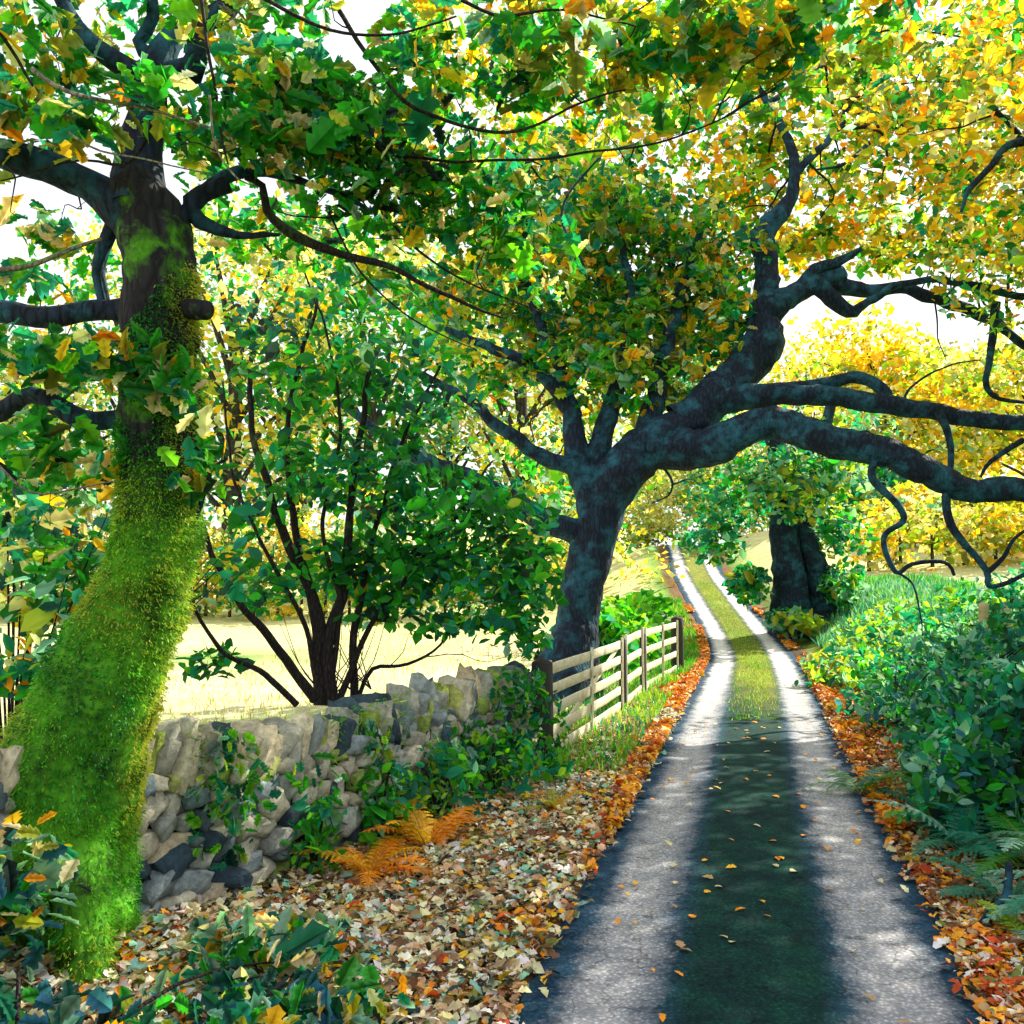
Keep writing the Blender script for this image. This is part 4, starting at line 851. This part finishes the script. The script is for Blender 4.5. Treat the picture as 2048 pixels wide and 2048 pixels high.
# ------------------------------------------------------------------ far trees
def far_tree(X, topY, d, wid, pal, label, n=4800, leaf=.46, name='distant_tree', low=.25):
    b = at(X, 1085, d); b.z = hz(b.x, b.y); top = at(X, topY, d).z; H = top-b.z
    o = empty(name, b); tag(o, label, 'tree', 'sunlit trees beyond the field')
    t = Tubes(); P_, _ = t.add([b-Vector((0, 0, .4)), b+Vector((.1*wid*.1, 0, H*.3)), b+Vector((.2, 0, H*.7))], [H*.028, H*.02, H*.008], 9, .8, .15, 1.5)
    t.obj('trunk', M['bark_far'], o)
    br = Tubes()
    blobs = []
    nb = 15
    for i in range(nb):
        zz = low+(1-low)*((i+.5)/nb); rr = wid*.5*math.sin(math.pi*min(1, .18+.82*(zz-low)/(1-low)*.95))**.6*random.uniform(.5, .9); a = i*2.4+random.random()
        c = b+Vector((math.cos(a)*rr*.75, math.sin(a)*rr*.75, H*zz*.93)); r_ = wid*random.uniform(.17, .26)
        blobs.append((tuple(c), (r_, r_, r_*.75), n//nb)); s = b+Vector((0, 0, H*max(.18, zz*.6)))
        br.add([s, s.lerp(c, .5)+Vector((0, 0, .3)), c], [H*.009, H*.006, H*.003], 6, .8, .1)
    br.obj('branches', M['bark_far'], o)
    leaves('crown', o, blobs, pal, leaf, tpl=T_DIA, gap=-.7, gscale=wid*.13, cscale=wid*.2, mixr=.4, nbias=(.2, 0, .8))
YG = [('lime', 1.2), ('ygreen', 2.4), ('yellow', 1.4), ('pale', 2.4), ('green', 1.3), ('teal', 1.4), ('olive', 1.4), ('pteal', 1.2), ('cream', .6)]
GO = [('ygreen', 3), ('yellow', 2.6), ('gold', .8), ('lime', 1.2), ('olive', .8), ('pale', 1.6), ('pteal', .5)]
TG = [('teal', 1.6), ('pteal', 2), ('lime', 1), ('pale', 1.5), ('green', 1), ('ygreen', 1)]
random.seed(5)
FT = [(-60, 620, 42, 11, TG, 'hazy green tree at the far left beyond the field'), (90, 600, 55, 13, YG, 'yellow green tree at the left beyond the field'), (250, 380, 60, 17, YG, 'tall pale tree behind the mossy trunk'),
      (430, 340, 46, 14, YG, 'pale yellow green tree seen right of the mossy trunk'), (560, 350, 62, 17, YG, 'yellow tree behind the hazel'), (690, 410, 50, 14, YG, 'tall bright yellow tree above the hazel'), (840, 430, 58, 16, YG, 'pale gold tree left of the oak limbs'),
      (980, 470, 52, 14, YG, 'light yellow tree directly behind the oak fork'), (1120, 520, 64, 15, YG, 'tree filling the gap behind the oak trunk'), (1330, 640, 75, 18, TG, 'pale green tree past the top of the lane'), (1530, 640, 70, 14, GO, 'gold tree framed by the upper limbs'),
      (1680, 600, 55, 12, GO, 'golden crowned tree under the sky gap at the right'), (1820, 660, 60, 12, GO, 'second golden tree right of the sky gap'), (1950, 610, 52, 12, GO, 'amber tree at the right photo edge'), (1590, 900, 48, 8, TG, 'short blue green tree right of the twin trunks'), (1790, 960, 40, 8, GO, 'low yellow thicket tree beneath the hanging twigs'), (1920, 960, 38, 8, GO, 'low yellow tree at the right edge above the posts')]
for (X, ty, d, w, pl, lb) in FT: far_tree(X, ty, d, w, pl, lb)
# hedge across the field
def hedge(label, pts, h, pal, n=260, st=True):
    c = at(*pts[0]); o = empty('field_hedge', (c.x, c.y, hz(c.x, c.y))); tag(o, label, 'hedge')
    bl = []
    for (X, Y, d) in pts:
        p = at(X, Y, d); bl.append(((p.x, p.y, hz(p.x, p.y)+h*.5), (h*.9, h*.6, h*.6), n))
    leaves('foliage', o, bl, pal, .28, tpl=T_DIA, gap=-.9, gscale=.7, cscale=1.5, mixr=.4)
    t = Tubes()
    for (b, r, n_) in (bl if h < 5 else bl[:1]): b = Vector(b); t.add([Vector((b.x, b.y, hz(b.x, b.y)-.1)), b], [.08, .04], 6, .4, .1)
    t.obj('stems', M['bark_far'], o)
hedge('low pale hedge across the far side of the sunlit field behind the wall', [(X, 1085, 38) for X in range(-60, 1130, 45)], 4.2, YG, 800)
hedge('golden thicket line on the right hillside beneath the hanging oak twigs', [(X, 1085, 33) for X in range(1640, 2060, 60)], 2.4, GO, 420)
hedge('pale yellow thicket behind the top of the lane under the arching limb', [(X, 1085, 56) for X in range(1140, 1520, 36)], 7.5, [('pale', 3), ('ygreen', 2), ('lime', 1), ('pteal', 1.5), ('teal', 1.2), ('yellow', 1)], 2200)
hedge('green bushes along the left side of the rising lane behind the fence', [(1120, 1085, 18.5), (1160, 1085, 21), (1185, 1085, 24), (1200, 1085, 27)], 1.3, [('deep', 1), ('green', 2), ('teal', 1), ('bright', 1), ('lime', .5)], 500)

# ------------------------------------------------------------------ light
EL, AZ = R(38), R(52)            # azimuth measured from the view direction towards the right
sun = bpy.data.lights.new('sun', 'SUN'); sun.energy = 5; sun.angle = R(.53); sun.color = (1, .93, .78)
so = bpy.data.objects.new('sun', sun); col.objects.link(so)
dv = Vector((math.sin(AZ)*math.cos(EL), math.cos(AZ)*math.cos(EL), math.sin(EL)))
so.rotation_euler = dv.to_track_quat('Z', 'Y').to_euler()
w = bpy.data.worlds.new('World'); S.world = w; w.use_nodes = True
nt = w.node_tree; bg = nt.nodes['Background']; sky = nt.nodes.new('ShaderNodeTexSky'); sky.sky_type = 'NISHITA'
sky.sun_disc = False; sky.sun_elevation = EL; sky.sun_rotation = AZ; sky.air_density = 1.0; sky.dust_density = 3.0; sky.ozone_density = 1.0
tc = nt.nodes.new('ShaderNodeTexCoord'); cn = nt.nodes.new('ShaderNodeTexNoise'); cn.inputs['Scale'].default_value = 3.5; cn.inputs['Detail'].default_value = 6
nt.links.new(tc.outputs['Generated'], cn.inputs['Vector'])
cr = nt.nodes.new('ShaderNodeValToRGB'); nt.links.new(cn.outputs['Fac'], cr.inputs[0])
cr.color_ramp.elements[0].position = .3; cr.color_ramp.elements[0].color = (.6, .6, .6, 1); cr.color_ramp.elements[1].position = .6; cr.color_ramp.elements[1].color = (.95, .95, .95, 1)
mx = nt.nodes.new('ShaderNodeMix'); mx.data_type = 'RGBA'; nt.links.new(cr.outputs[0], mx.inputs[0]); nt.links.new(sky.outputs[0], mx.inputs[6]); mx.inputs[7].default_value = (6.0, 6.1, 6.4, 1)
nt.links.new(mx.outputs[2], bg.inputs[0]); bg.inputs[1].default_value = .10
S.view_settings.view_transform = 'Standard'; S.view_settings.look = 'None'; S.view_settings.gamma = 1; S.view_settings.exposure = 1.25
S.render.engine = 'CYCLES'
# few bounces are enough for daylight under leaves
S.cycles.max_bounces = 4; S.cycles.diffuse_bounces = 2; S.cycles.transmission_bounces = 3; S.cycles.glossy_bounces = 2
